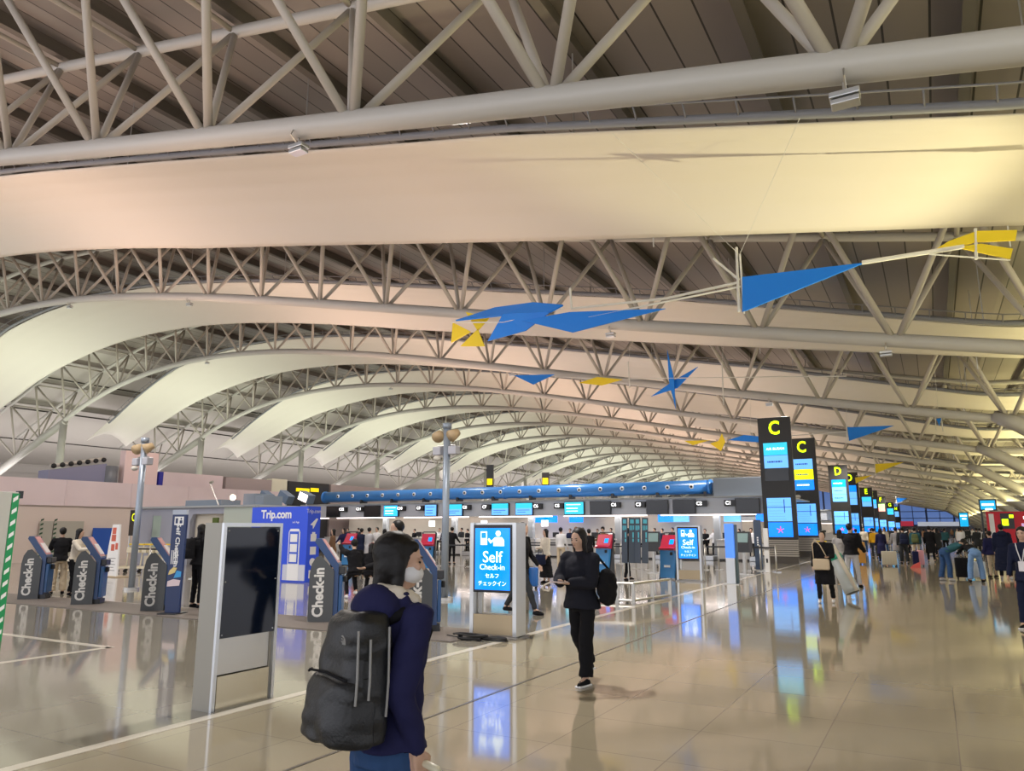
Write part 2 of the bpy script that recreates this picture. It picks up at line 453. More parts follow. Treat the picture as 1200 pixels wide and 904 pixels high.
# small floodlights clamped under the bottom chords
def flood():
    r = thing('floodlight', 'x', 'light', group='small floodlights clamped under the truss chords')
    bm = B_(); box(bm, -0.16, 0.16, -0.10, 0.10, -0.22, -0.15, bev=0.01); box(bm, -0.15, 0.15, -0.09, 0.09, -0.30, -0.24, bev=0.01); obj('housing', bm, M_ALU, r)
    bm = B_(); tube(bm, [(0.0, 0, 0.0), (0.0, 0, -0.16)], 0.02, 6); tube(bm, [(0.02, -0.14, 0.1), (0.02, -0.21, -0.05), (0.02, -0.05, -0.16)], 0.012, 6); obj('bracket', bm, M_METAL, r)
    return r
f0 = flood(); first = True
for k, pts in enumerate([[(990, 113), (350, 172)], [(222, 356), (82, 357), (715, 367), (1038, 412)], [(243, 424), (600, 432), (901, 468)], [(458, 455)]]):
    Y = Y1 + BAY * k
    for x, y in pts:
        q = AY(x, y, Y); loc = (q.x, Y, zb(q.x) - 0.18)
        lab = 'small grey floodlight under the %s roof truss, %s' % (ORD[k], 'near its left end' if x == 82 else 'at its far right' if x > 850 else 'left of centre' if x < 360 else 'at its middle')
        if first: f0.location = loc; f0['label'] = lab; first = False
        else: dup(f0, loc=loc, label=lab)
# ================================================================== CHECK-IN ISLANDS
M_FASC = P('fascia_blue_grey', (0.60, 0.65, 0.74), 0.4)
M_LEDGE = P('ledge_grey', (0.42, 0.45, 0.47), 0.4)
M_COUNT = P('counter_white', (0.66, 0.66, 0.66), 0.35)
M_PILL = P('pillar_grey', (0.42, 0.45, 0.48), 0.4)
M_TUBE = P('duct_blue', (0.06, 0.27, 0.72), 0.28)
M_STRIPL = P('lit_strip', (1.0, 0.86, 0.82), 0.4, emit=3.0)
M_BACKW = P('island_back_cream', (0.72, 0.68, 0.60), 0.6)
M_SLATD = P('pylon_slat', (0.10, 0.085, 0.07), 0.5)
M_SLATB = P('pylon_base_pale', (0.52, 0.48, 0.42), 0.4)
YI = 38.0; XR = -7.0; XL = -38.0

def island(k, Y, xr, xl, near):
    """roof slab, fascia, pillars of one island; numbers, screens, counters are things of their own"""
    nm = 'CDEFGH'[k]
    r = thing('check_in_island', 'long grey check-in canopy with pale underside lights, row %s' % nm, 'canopy', (0, Y, 0), group='check-in canopies in a row along the hall')
    bm = B_(); box(bm, xl, xr + 0.7, -0.12, 9.0, 3.14, 3.22); obj('roof_slab', bm, M_LEDGE, r)
    bm = B_(); box(bm, xl, xr, 0, 0.12, 2.32, 3.14); box(bm, xl, xr, 8.7, 8.82, 2.32, 3.14); box(bm, xr - 0.12, xr, 0.12, 8.7, 2.32, 3.14); obj('fascia', bm, M_FASC, r)
    bm = B_(); box(bm, xl, xr - 0.12, 0.12, 8.7, 2.5, 2.56); obj('soffit', bm, M_WHITE, r)
    obj('partition', box(B_(), xl, xr - 2.4, 4.9, 5.0, 0, 2.5), M_BACKW, r)
    area('canopy_strip_light', ((xr + xl) / 2, Y + 2.2, 2.48), xr - xl - 1, 0.25, (1.0, 0.93, 0.88), 420 if k == 0 else 250, up=False)
    n = 0; x = xr - 0.4
    while x > xl + 2:
        if n < 14 or near:
            bm = B_(); box(bm, max(x - 5.1, xl + 0.1), x - 0.25, 0.16, 0.24, 2.27, 2.34); obj('light_strip', bm, M_STRIPL, r)
            bm = B_(); box(bm, max(x - 4.7, xl + 0.1), x - 0.65, 4.3, 4.38, 2.40, 2.46); obj('light_strip', bm, M_STRIPL, r)
        x -= 5.6; n += 1
    x = xr - 3.15
    while x > xl + 1:
        bm = B_(); box(bm, x - 0.16, x + 0.16, 2.3, 2.6, 0, 3.14); obj('pillar', bm, M_PILL, r); 
        bm = B_(); box(bm, x - 0.16, x + 0.16, 7.0, 7.3, 0, 3.14); obj('pillar', bm, M_PILL, r)
        x -= 5.6
    bm = B_(); box(bm, xl, xr - 3, 4.6, 4.75, 0.0, 1.25); box(bm, xl, xr - 3.0, 3.95, 4.59, 0.28, 0.5); obj('baggage_conveyor', bm, M_BACKW, r)
    return r
def blue_duct(Y, xr, xl, lab):
    d = thing('blue_air_pipe', lab, 'pipe', (0, Y, 0), group='blue air pipes lying on the check-in canopies')
    bm = B_(); tube(bm, [(xr, 0.9, 3.74), (xl, 0.9, 3.74)], 0.36, 20); obj('pipe', bm, M_TUBE, d, True)
    bm = B_()
    x = xr
    for xx in (xr - 0.1, xr - 12.4, xl + 0.1): tube(bm, [(xx - 0.06, 0.9, 3.74), (xx + 0.06, 0.9, 3.74)], 0.40, 20)
    obj('flange', bm, M_TUBE, d, True)
    x = xr - 1.0; i = 0
    while x > xl + 0.4:
        n1 = obj('nozzle', tube(B_(), [(x, 0.60, 3.76), (x, 0.50, 3.76)], [0.13, 0.11], 14), M_TXTW, d, True)
        obj('nozzle_opening', tube(B_(), [(x, 0.497, 3.76), (x, 0.492, 3.76)], 0.065, 10), M_BLACK, n1)
        if i % 2 == 0: obj('saddle', box(B_(), x + 0.6, x + 0.75, 0.6, 1.2, 3.2, 3.5), M_DARK, d)
        x -= 1.28; i += 1
    return d
def pylon(letter, loc, screens, lab):
    r = thing('sign_pylon', lab, 'sign', loc, group='tall dark sign pylons at the ends of the check-in rows')
    W = 0.76
    bm = B_(); box(bm, -W, W, -0.09, 0.09, 1.1, 6.95, bev=0.01); obj('panel', bm, M_PYLON, r)
    bm = B_()
    for i in range(8): box(bm, -W + 0.03, W - 0.03, -0.07, 0.07, 0.32 + i * 0.1, 0.385 + i * 0.1)
    obj('slatted_base', bm, M_SLATB, r)
    bm = B_(); box(bm, -W + 0.06, W - 0.06, -0.05, 0.05, 0.0, 1.1); obj('base', bm, M_SLATD, r)
    txt(letter, 0.92, M_YELG, (0, -0.10, 6.40), FRONT, r, 'row_letter', bold=0.02, scale_x=0.82)
    z = 5.72
    for i, (mt, lines) in enumerate(screens):
        s = obj('airline_screen', box(B_(), -0.55, 0.55, -0.13, -0.09, z - 0.62, z - 0.02), mt, r)
        if lines == 'AIR BUSAN': txt(lines, 0.17, M_TXTE, (0, -0.134, z - 0.32), FRONT, s, 'lettering')
        elif lines:
            bm = B_(); n_ = 0; x = -0.40
            while x < 0.30: wd = 0.05 + 0.03 * (n_ % 3); box(bm, x, x + wd, -0.134, -0.13, z - 0.36, z - 0.28); x += wd + 0.025; n_ += 1
            obj('airline_lettering', bm, M_TXTE if mt is M_SIGNBLUE else M_SCRTXT, s)
        z -= 0.62
    s = obj('flight_screen', box(B_(), -0.55, 0.55, -0.13, -0.09, 1.95, 3.05), M_LBLUE, r)
    bm = B_()
    for i in range(7): box(bm, -0.5, 0.3 - 0.05 * (i % 3), -0.135, -0.13, 2.05 + i * 0.13, 2.055 + i * 0.13)
    box(bm, -0.55, 0.55, -0.137, -0.13, 2.60, 2.63); box(bm, 0.22, 0.26, -0.137, -0.13, 2.35, 2.98)
    obj('table_lines', bm, M_SCRTXT, s)
    s = obj('advert_screen', box(B_(), -0.55, 0.55, -0.13, -0.09, 1.22, 1.90), M_SIGNBLUE, r)
    bm = B_()
    for a in range(5): tube(bm, [(0, -0.135, 1.55), (0.17 * math.cos(a * 1.257 + 0.3), -0.135, 1.55 + 0.17 * math.sin(a * 1.257 + 0.3))], 0.022, 5)
    obj('motif', bm, P('lit_pink', (0.8, 0.12, 0.3), 0.4, emit=0.8), s)
    return r
def camera_thing(loc, lab):
    r = thing('security_camera', lab, 'camera', loc, group='security cameras on the canopy ends')
    obj('camera_body', ball(B_(), (0, 0, 0.22), (0.17, 0.15, 0.12)), P('beige_plastic', (0.55, 0.50, 0.42), 0.4), r, True)
    obj('camera_foot', tube(B_(), [(0, 0, 0), (0, 0, 0.15)], [0.10, 0.06], 12), M_ALU, r)
    return r

rows = [(38.0, -7.0, -38.0), (69.4, -8.0, -37.6), (109, -8.2, -37.6), (141, -8.2, -37.6), (173, -8.2, -37.6), (205, -8.2, -37.6)]
for k, (Y, xr, xl) in enumerate(rows): island(k, Y, xr, xl, k == 0)
blue_duct(38.0, -9.9, -36.8, 'bright blue round air pipe lying on the nearest check-in canopy')
blue_duct(69.4, -11.0, -36.8, 'blue round air pipe on the second check-in canopy, mostly hidden')
camera_thing((-6.85, 37.75, 3.22), 'pale camera dome on the canopy tip at the nearest C pylon')
camera_thing((-6.85, 46.4, 3.22), 'pale camera dome on the canopy tip at the second C pylon')
camera_thing((-7.4, 69.1, 3.22), 'pale camera dome on the canopy tip at the first D pylon')
camera_thing((-7.7, 108.7, 3.22), 'pale camera dome on the canopy tip at the E pylon')
M_SAL = P('lit_salmon', (0.9, 0.3, 0.25), 0.3, emit=0.9)
M_LIME = P('lit_lime', (0.35, 0.75, 0.2), 0.3, emit=0.9)
PY = [('C', (-6.4, 37.55, 0), [(M_CYAN, 'AIR BUSAN'), (M_LBLUE, 'HAWAIIAN AIR'), (P('screen_off', (0.03, 0.035, 0.045), 0.2), '')], 'nearest tall dark pylon with yellow-green letter C and cyan screen'),
      ('C', (-6.55, 47.25, 0), [(M_LBLUE, 'AIR LINES'), (M_YEL, 'AIR\nTRAVEL'), (M_SIGNBLUE, 'AIRLINE')], 'second dark pylon with letter C and a yellow screen'),
      ('D', (-6.8, 68.9, 0), [(M_SIGNBLUE, 'AIRLINE'), (M_LBLUE, 'AIRWAYS'), (M_LBLUE, 'JAPAN')], 'nearer dark pylon with yellow-green letter D'),
      ('D', (-6.8, 78.6, 0), [(M_SIGNBLUE, ''), (M_LBLUE, ''), (M_LBLUE, '')], 'dark pylon mostly hidden behind the nearer D pylon'),
      ('E', (-7.5, 108.5, 0), [(M_MBLUE, ''), (M_LBLUE, '')], 'distant dark pylon with yellow-green letter E'),
      ('E', (-7.5, 118.3, 0), [(M_MBLUE, ''), (M_LBLUE, '')], 'distant dark pylon just behind the E pylon'),
      ('F', (-7.6, 140.5, 0), [(M_LIME, ''), (M_SAL, '')], 'distant dark pylon with letter F, green and salmon screens'),
      ('G', (-7.7, 172.5, 0), [(M_MBLUE, ''), (M_MBLUE, '')], 'distant dark pylon with letter G'),
      ('H', (-7.9, 204.5, 0), [(M_LBLUE, ''), (M_LBLUE, '')], 'farthest small dark pylon before the end windows')]
for a in PY: pylon(*a)

# numbers and screens on the nearest fascia
def fx(px): return AY(px, 592, YI).x
SCR = [((385, 399), 0), ((429, 446), 0), ((452, 468), 1), ((500, 513), 2), ((525, 543), 3), ((578, 597), 3), ((606, 625), 3), ((663, 685), 4),
       ((693, 716), 0), ((759, 783), 0), ((790, 815), 0), ((863, 890), 0)]
for i, ((a, b_), kind) in enumerate(SCR):
    x0, x1 = fx(a), fx(b_); w_ = (x1 - x0) / 2; xc = (x0 + x1) / 2
    what = ['switched-off black', 'bright blue', 'pale blue', 'cyan and pale blue', 'teal'][kind]
    r = thing('counter_screen', '%s screen on the check-in fascia, %s from the left' % (what, ORD[i].replace('nearest', 'first')), 'screen', (xc, YI - 0.02, 2.72), group='screens on the nearest check-in fascia')
    obj('housing', box(B_(), -w_ - 0.03, w_ + 0.03, -0.14, 0.0, -0.36, 0.36), M_DARK, r)
    if kind == 0: obj('display', box(B_(), -w_, w_, -0.15, -0.14, -0.33, 0.33), P('screen_off_black', (0.02, 0.022, 0.028), 0.15), r)
    elif kind == 3:
        d = obj('display', box(B_(), -w_, w_, -0.15, -0.14, -0.33, 0.05), M_LBLUE, r); obj('display', box(B_(), -w_, w_, -0.15, -0.14, 0.05, 0.33), M_CYAN, r)
        bm = B_(); box(bm, -w_ * 0.8, w_ * 0.7, -0.155, -0.15, -0.08, -0.05); box(bm, -w_ * 0.8, w_ * 0.2, -0.155, -0.15, -0.2, -0.17); obj('text_line', bm, M_SCRTXT, d)
    else:
        d = obj('display', box(B_(), -w_, w_, -0.15, -0.14, -0.33, 0.33), [None, M_MBLUE, M_LBLUE, None, M_CYAN][kind], r)
        bm = B_()
        for zz in (-0.18, -0.02, 0.18): box(bm, -w_ * 0.8, w_ * (0.4 if zz < 0 else 0.7), -0.155, -0.15, zz, zz + 0.035)
        obj('text_line', bm, M_TXTE if kind != 2 else M_SCRTXT, d)
for n_, px in enumerate([856, 822, 751, 722, 656, 631, 571, 548, 494, 472, 424, 404]):
    r = thing('counter_number_sign', 'small dark box sign reading C%d on the check-in fascia' % (n_ + 1), 'sign', (fx(px), YI - 0.02, 2.86), group='counter number signs C1 to C12')
    obj('sign_box', box(B_(), -0.26, 0.30, -0.22, 0.0, -0.15, 0.15, bev=0.01), M_DARK, r)
    txt('C%d' % (n_ + 1), 0.24, M_TXTE, (-0.05, -0.225, 0.0), FRONT, r, 'lettering', bold=0.008)

# check-in counters of the nearest island
def counter():
    r = thing('check_in_counter', 'x', 'counter', group='white check-in counters of the nearest row')
    obj('front_panel', box(B_(), -1.0, 0.62, 0, 0.08, 0.08, 1.0, bev=0.008), M_COUNT, r)
    obj('worktop', box(B_(), -1.02, 0.64, -0.06, 0.62, 1.0, 1.05, bev=0.01), M_COUNT, r)
    obj('side_panel', box(B_(), -1.0, -0.94, 0.08, 0.6, 0.0, 1.0), M_PILL, r)
    obj('kick_plate', box(B_(), -1.0, 0.62, 0.03, 0.1, 0.0, 0.08), M_DARK, r)
    obj('monitor', box(B_(), -0.75, -0.35, 0.25, 0.30, 1.12, 1.40, bev=0.01), M_DARK, r)
    obj('monitor_stand', tube(B_(), [(-0.55, 0.28, 1.05), (-0.55, 0.28, 1.14)], 0.04, 8), M_DARK, r)
    obj('baggage_scale', box(B_(), 0.68, 1.35, -0.45, 0.9, 0.0, 0.24, bev=0.02), M_ALU, r)
    obj('scale_belt', box(B_(), 0.74, 1.29, -0.40, 0.88, 0.24, 0.26), M_BLACK, r)
    return r
c0 = counter(); i = 0; x = -8.9
while x > -36:
    lab = 'white check-in counter with monitor, %s from the C pylon' % ORD[min(i, 19)]
    if i == 0: c0.location = (x, 39.2, 0); c0['label'] = lab
    else: dup(c0, loc=(x, 39.2, 0), label=lab)
    x -= 2.45; i += 1
c1 = None
for k in (1, 2, 3):
    Y, xr, xl = rows[k]
    for i in range(4):
        dup(c0, loc=(xr - 2.0 - i * 2.45, Y + 1.2, 0), label='distant white check-in counter of row %s, %s from the aisle' % ('CDEF'[k], ORD[i].replace('nearest', 'first')), group='white check-in counters of the far rows')
# hanging info panels inside the island and its pale rear counters
for i, (px, mt) in enumerate([(634, M_SIGNBLUE), (645, M_SIGNBLUE), (675, M_SIGNBLUE), (780, M_SIGNBLUE), (798, M_LBLUE), (858, M_LBLUE), (896, M_SIGNBLUE)]):
    q = AY(px, 607, 41.5)
    tag(obj('hanging_screen', box(B_(), q.x - 0.45, q.x + 0.45, 41.5, 41.56, 1.98, 2.42), mt), 'small lit blue screen inside the nearest check-in island, %s from the left' % ORD[i].replace('nearest', 'first'), 'screen', 'small hanging screens inside the check-in island')
for i, (px) in enumerate([506, 567, 638]):
    q = AY(px, 610, 41.2)
    tag(obj('lit_panel', box(B_(), q.x - 0.22, q.x + 0.22, 41.2, 41.26, 1.75, 2.12), M_TXTE), 'small glowing white panel over the check-in counters, %s' % ['left of three', 'middle of three', 'right of three'][i], 'panel', 'glowing white panels')
# partition at the centre of the island

# ================================================================== LEFT SIDE OF THE HALL
M_TARP = P('pink_grey_tarpaulin', (0.72, 0.60, 0.61), 0.6, noise_amt=0.06, nscale=0.5, bump=0.5, bscale=0.8)
M_TARP2 = P('beige_lower_hoarding', (0.66, 0.56, 0.50), 0.6, bump=0.2, bscale=1)
XW = -38.5
bm = B_(); box(bm, XW - 0.1, XW, 2, 30, 0, 2.75); struct(obj('wall_hoarding', bm, M_TARP2))
bm = B_(); box(bm, XW - 0.15, XW + 0.08, 2, 37, 2.75, 4.05)
for k in range(9): box(bm, XW + 0.06, XW + 0.11, 4 + k * 3.6, 4.06 + k * 3.6, 2.75, 4.05)
struct(obj('trim_60', bm, M_TARP))
def upper(px0, px1, ytop0, ybot, mt, name, lab, cat, dy=0):
    a = AX(px0, ytop0, XW - 0.3); c = AX(px1, ytop0 + (px1 - px0) * 0.07, XW - 0.3); 
    zb_ = 3.9
    return a, c
def wallpiece(px0, px1, y_top, mt, name, lab, cat, depth=0.5, zbot=0.0):
    a = AX(px0, y_top, XW - 0.4); c = AX(px1, y_top, XW - 0.4)
    o = obj(name, box(B_(), XW - 0.4 - depth, XW - 0.4, a.y, c.y, zbot, a.z, bev=0.01), mt)
    return tag(o, lab, cat)
M_MAUVE = P('mauve_grey_panel', (0.25, 0.25, 0.36), 0.5)
a = AX(57, 551, XW - 0.6); c = AX(125, 548, XW - 0.6)
r = thing('rooftop_box', 'mauve-grey box above the hoarding with a row of lamps on top', 'box', (XW - 0.6, a.y, 3.6))
LL = c.y - a.y
bm = B_(); v = [bm.verts.new(p) for p in [(-0.9,0,0),(0,0,0),(0,LL,0),(-0.9,LL,0),(-0.9,0,a.z-3.6),(0,0,a.z-3.6),(0,LL,c.z-3.6+0.2),(-0.9,LL,c.z-3.6+0.2)]]
for f in [(3,2,1,0),(4,5,6,7),(0,1,5,4),(1,2,6,5),(2,3,7,6),(3,0,4,7)]: bm.faces.new([v[i] for i in f])
obj('box_body', bm, M_MAUVE, r)
obj('lamp_rail', tube(B_(), [(-0.1, 0.1, a.z - 3.4), (-0.1, LL - 0.2, c.z - 3.15)], 0.10, 8), P('rail_cream', (0.5, 0.47, 0.42), 0.5), r)
for i in range(7):
    t = (i + 0.5) / 7
    obj('lamp', ball(B_(), (0.03, LL * t, a.z - 3.42 + (c.z - a.z + 0.25) * t), 0.13), M_BLACK, r, True)
tag(obj('cylinder_tank', tube(B_(), [(XW - 0.8, AX(139, 550, XW).y, 3.4), (XW - 0.8, AX(139, 550, XW).y, AX(139, 546, XW).z)], 0.42, 16), P('tank_grey', (0.16, 0.17, 0.19), 0.4), smooth=True), 'dark grey cylinder standing on the hoarding behind the left lamp pole', 'tank')
wallpiece(148, 187, 528, P('pink_panel', (0.80, 0.62, 0.60), 0.6), 'pink_panel', 'tall pinkish square panel right of the left lamp pole', 'panel', zbot=0.0)
wallpiece(187, 192, 553, P('deep_blue', (0.03, 0.03, 0.32), 0.5), 'blue_board', 'narrow deep blue upright panel beside the pink one', 'panel', depth=0.4)
wallpiece(192, 262, 553, M_TARP, 'upper_panel', 'pinkish grey upper wall panel right of the blue strip', 'panel')
wallpiece(265, 319, 559, P('warm_grey_panel', (0.40, 0.33, 0.32), 0.6), 'upper_panel', 'warm grey upper wall panel left of the cream one', 'panel')
wallpiece(319, 337, 561, P('cream_lit_panel', (0.72, 0.70, 0.55), 0.6), 'cream_panel', 'cream panel left of the dark yellow-marked sign', 'panel')
o = wallpiece(338, 386, 564, M_DARK, 'direction_sign', 'dark overhead sign with yellow squares above the left counters', 'sign')
a = AX(348, 572, XW - 0.4)
for i, pxs in enumerate([(347, 362), (364, 373)]):
    a = AX(pxs[0], 572, XW - 0.4); c = AX(pxs[1], 577, XW - 0.4)
    obj('yellow_mark', box(B_(), XW - 0.4, XW - 0.36, a.y, c.y, c.z, a.z), P('lit_amber', (0.8, 0.62, 0.0), 0.4, emit=0.8), o)
wallpiece(388, 470, 568, P('warm_grey_panel', (0.4, 0.33, 0.32)), 'upper_panel', 'long grey-brown upper wall panel behind the left part of the blue pipe', 'panel')

# blue-grey service block on the left with opening
M_BG = P('blue_grey_wall', (0.40, 0.42, 0.50), 0.5)
Y0 = 22.5
def hx(px): return AY(px, 620, Y0).x
r = thing('service_block', 'blue-grey partition block with pale door and arched opening behind the kiosks', 'partition', (0, Y0, 0))
zt = AY(250, 595, Y0).z
obj('front_wall', prism(B_(), [(hx(163), 0), (hx(178), 0), (hx(178), 2.2), (hx(188), 2.2), (hx(188), 0), (hx(222), 0), (hx(222), 1.9), (hx(225), 2.25), (hx(262), 2.25), (hx(262), 0), (hx(300), 0), (hx(300), zt), (hx(163), zt)], 0, 0.15), M_BG, r)
obj('roof_edge', box(B_(), hx(163) - 0.2, hx(302), -0.2, 3.0, zt, zt + 0.08), M_LEDGE, r)
obj('door_panel', box(B_(), hx(178), hx(188), 0.02, 0.08, 0.0, 2.2), P('pale_green_glass', (0.45, 0.58, 0.52), 0.2), r)
obj('opening_lining', box(B_(), hx(222), hx(262), 0.3, 0.4, 0, 2.25), P('cream_warm', (0.72, 0.66, 0.55), 0.6), r)
obj('side_wall', box(B_(), hx(163), hx(163) + 0.15, 0.15, 3.0, 0, zt), M_BG, r)
obj('exit_sign', box(B_(), hx(250), hx(256), -0.08, 0, zt - 0.75, zt - 0.45), P('lit_green_yellow', (0.06, 0.09, 0.01), 0.4, emit=0.3), r)
obj('glazing', box(B_(), hx(262), hx(300), -0.04, 0, 1.6, zt), P('lit_pale_glass', (0.55, 0.62, 0.55), 0.2), r)
r = thing('roof_equipment', 'grey boxes and lamps on top of the service block', 'equipment', (0, Y0, 0))
for i, (p0, p1, h) in enumerate([(208, 250, 0.28), (276, 290, 0.5), (290, 300, 0.4)]):
    obj('equipment_box', box(B_(), hx(p0), hx(p1), 0.3, 1.4, zt + 0.08, zt + 0.08 + h, bev=0.02), P('equip_grey', (0.22, 0.27, 0.33), 0.5), r)
bm = B_(); tube(bm, [(hx(240), 0.1, zt + 1.1), (hx(252), 0.1, zt + 0.1)], 0.03, 6); tube(bm, [(hx(240), 0.1, zt + 1.1), (hx(243), 0.1, zt + 1.15)], 0.06, 6); obj('arm', bm, M_METAL, r)
o = obj('lit_lamp', ball(B_(), (hx(268), 0.1, zt + 0.42), 0.13), P('lit_warm_lamp', (1, 0.6, 0.4), 0.4, emit=6), r, True)
# C sign of the left row
YS = 21.4
r = thing('row_sign', 'dark sign with thin yellow letter C left of the service door', 'sign', (AY(157, 612, YS).x, YS, 0))
obj('panel', box(B_(), -0.25, 0.25, -0.05, 0.05, AY(157, 628, YS).z, AY(157, 598, YS).z), M_PYLON, r)
txt('C', 0.50, M_YEL, (0.02, -0.06, AY(157, 607, YS).z), FRONT, r, 'row_letter', scale_x=0.7)
obj('post', tube(B_(), [(-0.22, 0, 0), (-0.22, 0, 1.5)], 0.03, 8), M_METAL, r)
# ================================================================== SIGNS AND KIOSKS
# ---- display totem with dark glass (left foreground)
r = thing('display_totem', 'brushed metal display stand with tall dark glass screen in left foreground', 'display stand', (-5.86, 5.13, 0))
M_TOT = P('totem_metal', (0.36, 0.345, 0.30), 0.45, 0.4)
bm = B_(); box(bm, -0.13, 0.10, -0.36, -0.30, 0, 1.655); box(bm, -0.13, 0.10, 0.30, 0.36, 0, 1.655); box(bm, -0.13, 0.10, -0.30, 0.30, 1.62, 1.655); box(bm, -0.13, -0.11, -0.30, 0.30, 0.0, 1.6); obj('casing', bm, M_TOT, r)
bm = B_(); box(bm, 0.10, 0.13, -0.36, -0.325, 0, 1.655); box(bm, 0.10, 0.13, 0.325, 0.36, 0, 1.655); box(bm, 0.10, 0.13, -0.325, 0.325, 1.62, 1.655); obj('edge_trim', bm, M_ALU, r)
g = obj('screen', box(B_(), 0.02, 0.125, -0.322, 0.322, 0.62, 1.615), M_GLASSBLK, r)
bm = B_()
for y in (-0.30, 0.30):
    for z in (0.65, 1.12, 1.58): ball(bm, (0.127, y, z), 0.008, u=8, v=6)
obj('screw', bm, M_ALU, g)
obj('lower_panel', box(B_(), 0.0, 0.09, -0.30, 0.30, 0.30, 0.62), M_METAL, r)
obj('kick_panel', box(B_(), 0.02, 0.11, -0.30, 0.30, 0.0, 0.29), P('brass_tinted_metal', (0.60, 0.55, 0.42), 0.25, 0.9), r)

# ---- blue Self Check-in signs
def self_sign(loc, rz, lab, S=1.0):
    r = thing('self_check_in_sign', lab, 'sign', loc, rz, group='blue Self Check-in display signs')
    bm = B_(); 
    for s in (-1, 1): box(bm, s * 0.36 - 0.03, s * 0.36 + 0.03, -0.14, 0.20, 0.04, 1.69)
    box(bm, -0.329, 0.329, -0.10, 0.16, 1.64, 1.69); obj('casing', bm, M_ALU, r)
    obj('screen_frame', box(B_(), -0.33, 0.33, -0.15, 0.02, 0.66, 1.66, bev=0.008), M_DARK, r)
    s = obj('screen', box(B_(), -0.295, 0.295, -0.156, -0.15, 0.70, 1.61), M_SIGNBLUE, r)
    T = P('lit_pale_text', (0.75, 0.92, 1.0), 0.5, emit=1.3)
    txt('Self', 0.235, T, (0, -0.16, 1.175), FRONT, s, bold=0.001)
    txt('Check-in', 0.118, T, (0, -0.16, 1.03), FRONT, s)
    txt('セルフ', 0.08, T, (0, -0.16, 0.90), FRONT, s)
    txt('チェックイン', 0.08, T, (0, -0.16, 0.79), FRONT, s)
    bm = B_(); box(bm, -0.20, -0.09, -0.16, -0.156, 1.36, 1.56); obj('kiosk_pictogram', bm, T, s)
    bm = B_(); box(bm, -0.185, -0.105, -0.163, -0.160, 1.46, 1.54); obj('pictogram_screen', bm, M_SIGNBLUE, s)
    bm = B_(); tube(bm, [(0.10, -0.156, 1.53), (0.10, -0.160, 1.53)], 0.042, 16)
    prism(bm, [(0.02, 1.345), (0.20, 1.345), (0.20, 1.43), (0.16, 1.475), (0.05, 1.475), (-0.02, 1.42), (-0.055, 1.46), (-0.075, 1.44), (-0.03, 1.38), (0.02, 1.42)], -0.16, -0.156)
    obj('person_pictogram', bm, T, s)
    obj('rear_tray', box(B_(), -0.33, 0.33, -0.05, 0.10, 0.30, 0.34), M_METAL, r)
    obj('back_plate', box(B_(), -0.31, -0.25, 0.0, 0.04, 0.3, 0.66), M_METAL, r)
    obj('lower_panel', box(B_(), -0.33, 0.33, -0.13, -0.10, 0.06, 0.34), P('beige_metal', (0.50, 0.40, 0.26), 0.35, 0.3), r)
    obj('base_plate', box(B_(), -0.42, 0.42, -0.20, 0.26, 0.0, 0.03), P('base_grey', (0.32, 0.31, 0.30), 0.4, 0.6), r)
    return r
s1 = self_sign((-5.88, 10.0, 0), 0.06, 'large blue Self Check-in screen sign nearest the camera')
q = G(784, 682)
s2 = self_sign((AY(808, 650, 23.4).x, 23.4, 0), 0.06, 'smaller blue Self Check-in sign farther back, beside the red and blue kiosk')
# cables piled at the foot of the nearest sign
bm = B_(); rr = random.Random(4)
for k in range(5):
    cx, cy = -5.95 + rr.uniform(-0.22, 0.25), 9.62 + rr.uniform(-0.06, 0.06); a0 = rr.uniform(0, 6)
    tube(bm, [(cx + (0.16 + 0.03 * k) * math.cos(a0 + t * 0.35), cy + 0.07 * math.sin(a0 + t * 0.35), 0.016 + 0.016 * k + 0.006 * math.sin(t)) for t in range(26)], 0.013, 6)
tube(bm, [(-6.6, 9.75, 0.014), (-6.35, 9.66, 0.014), (-6.1, 9.7, 0.02), (-5.8, 9.6, 0.02), (-5.5, 9.68, 0.016)], 0.014, 6)
tag(obj('cable_pile', bm, M_BLACK, smooth=True), 'tangled black cables on the floor in front of the nearest blue sign', 'cables')

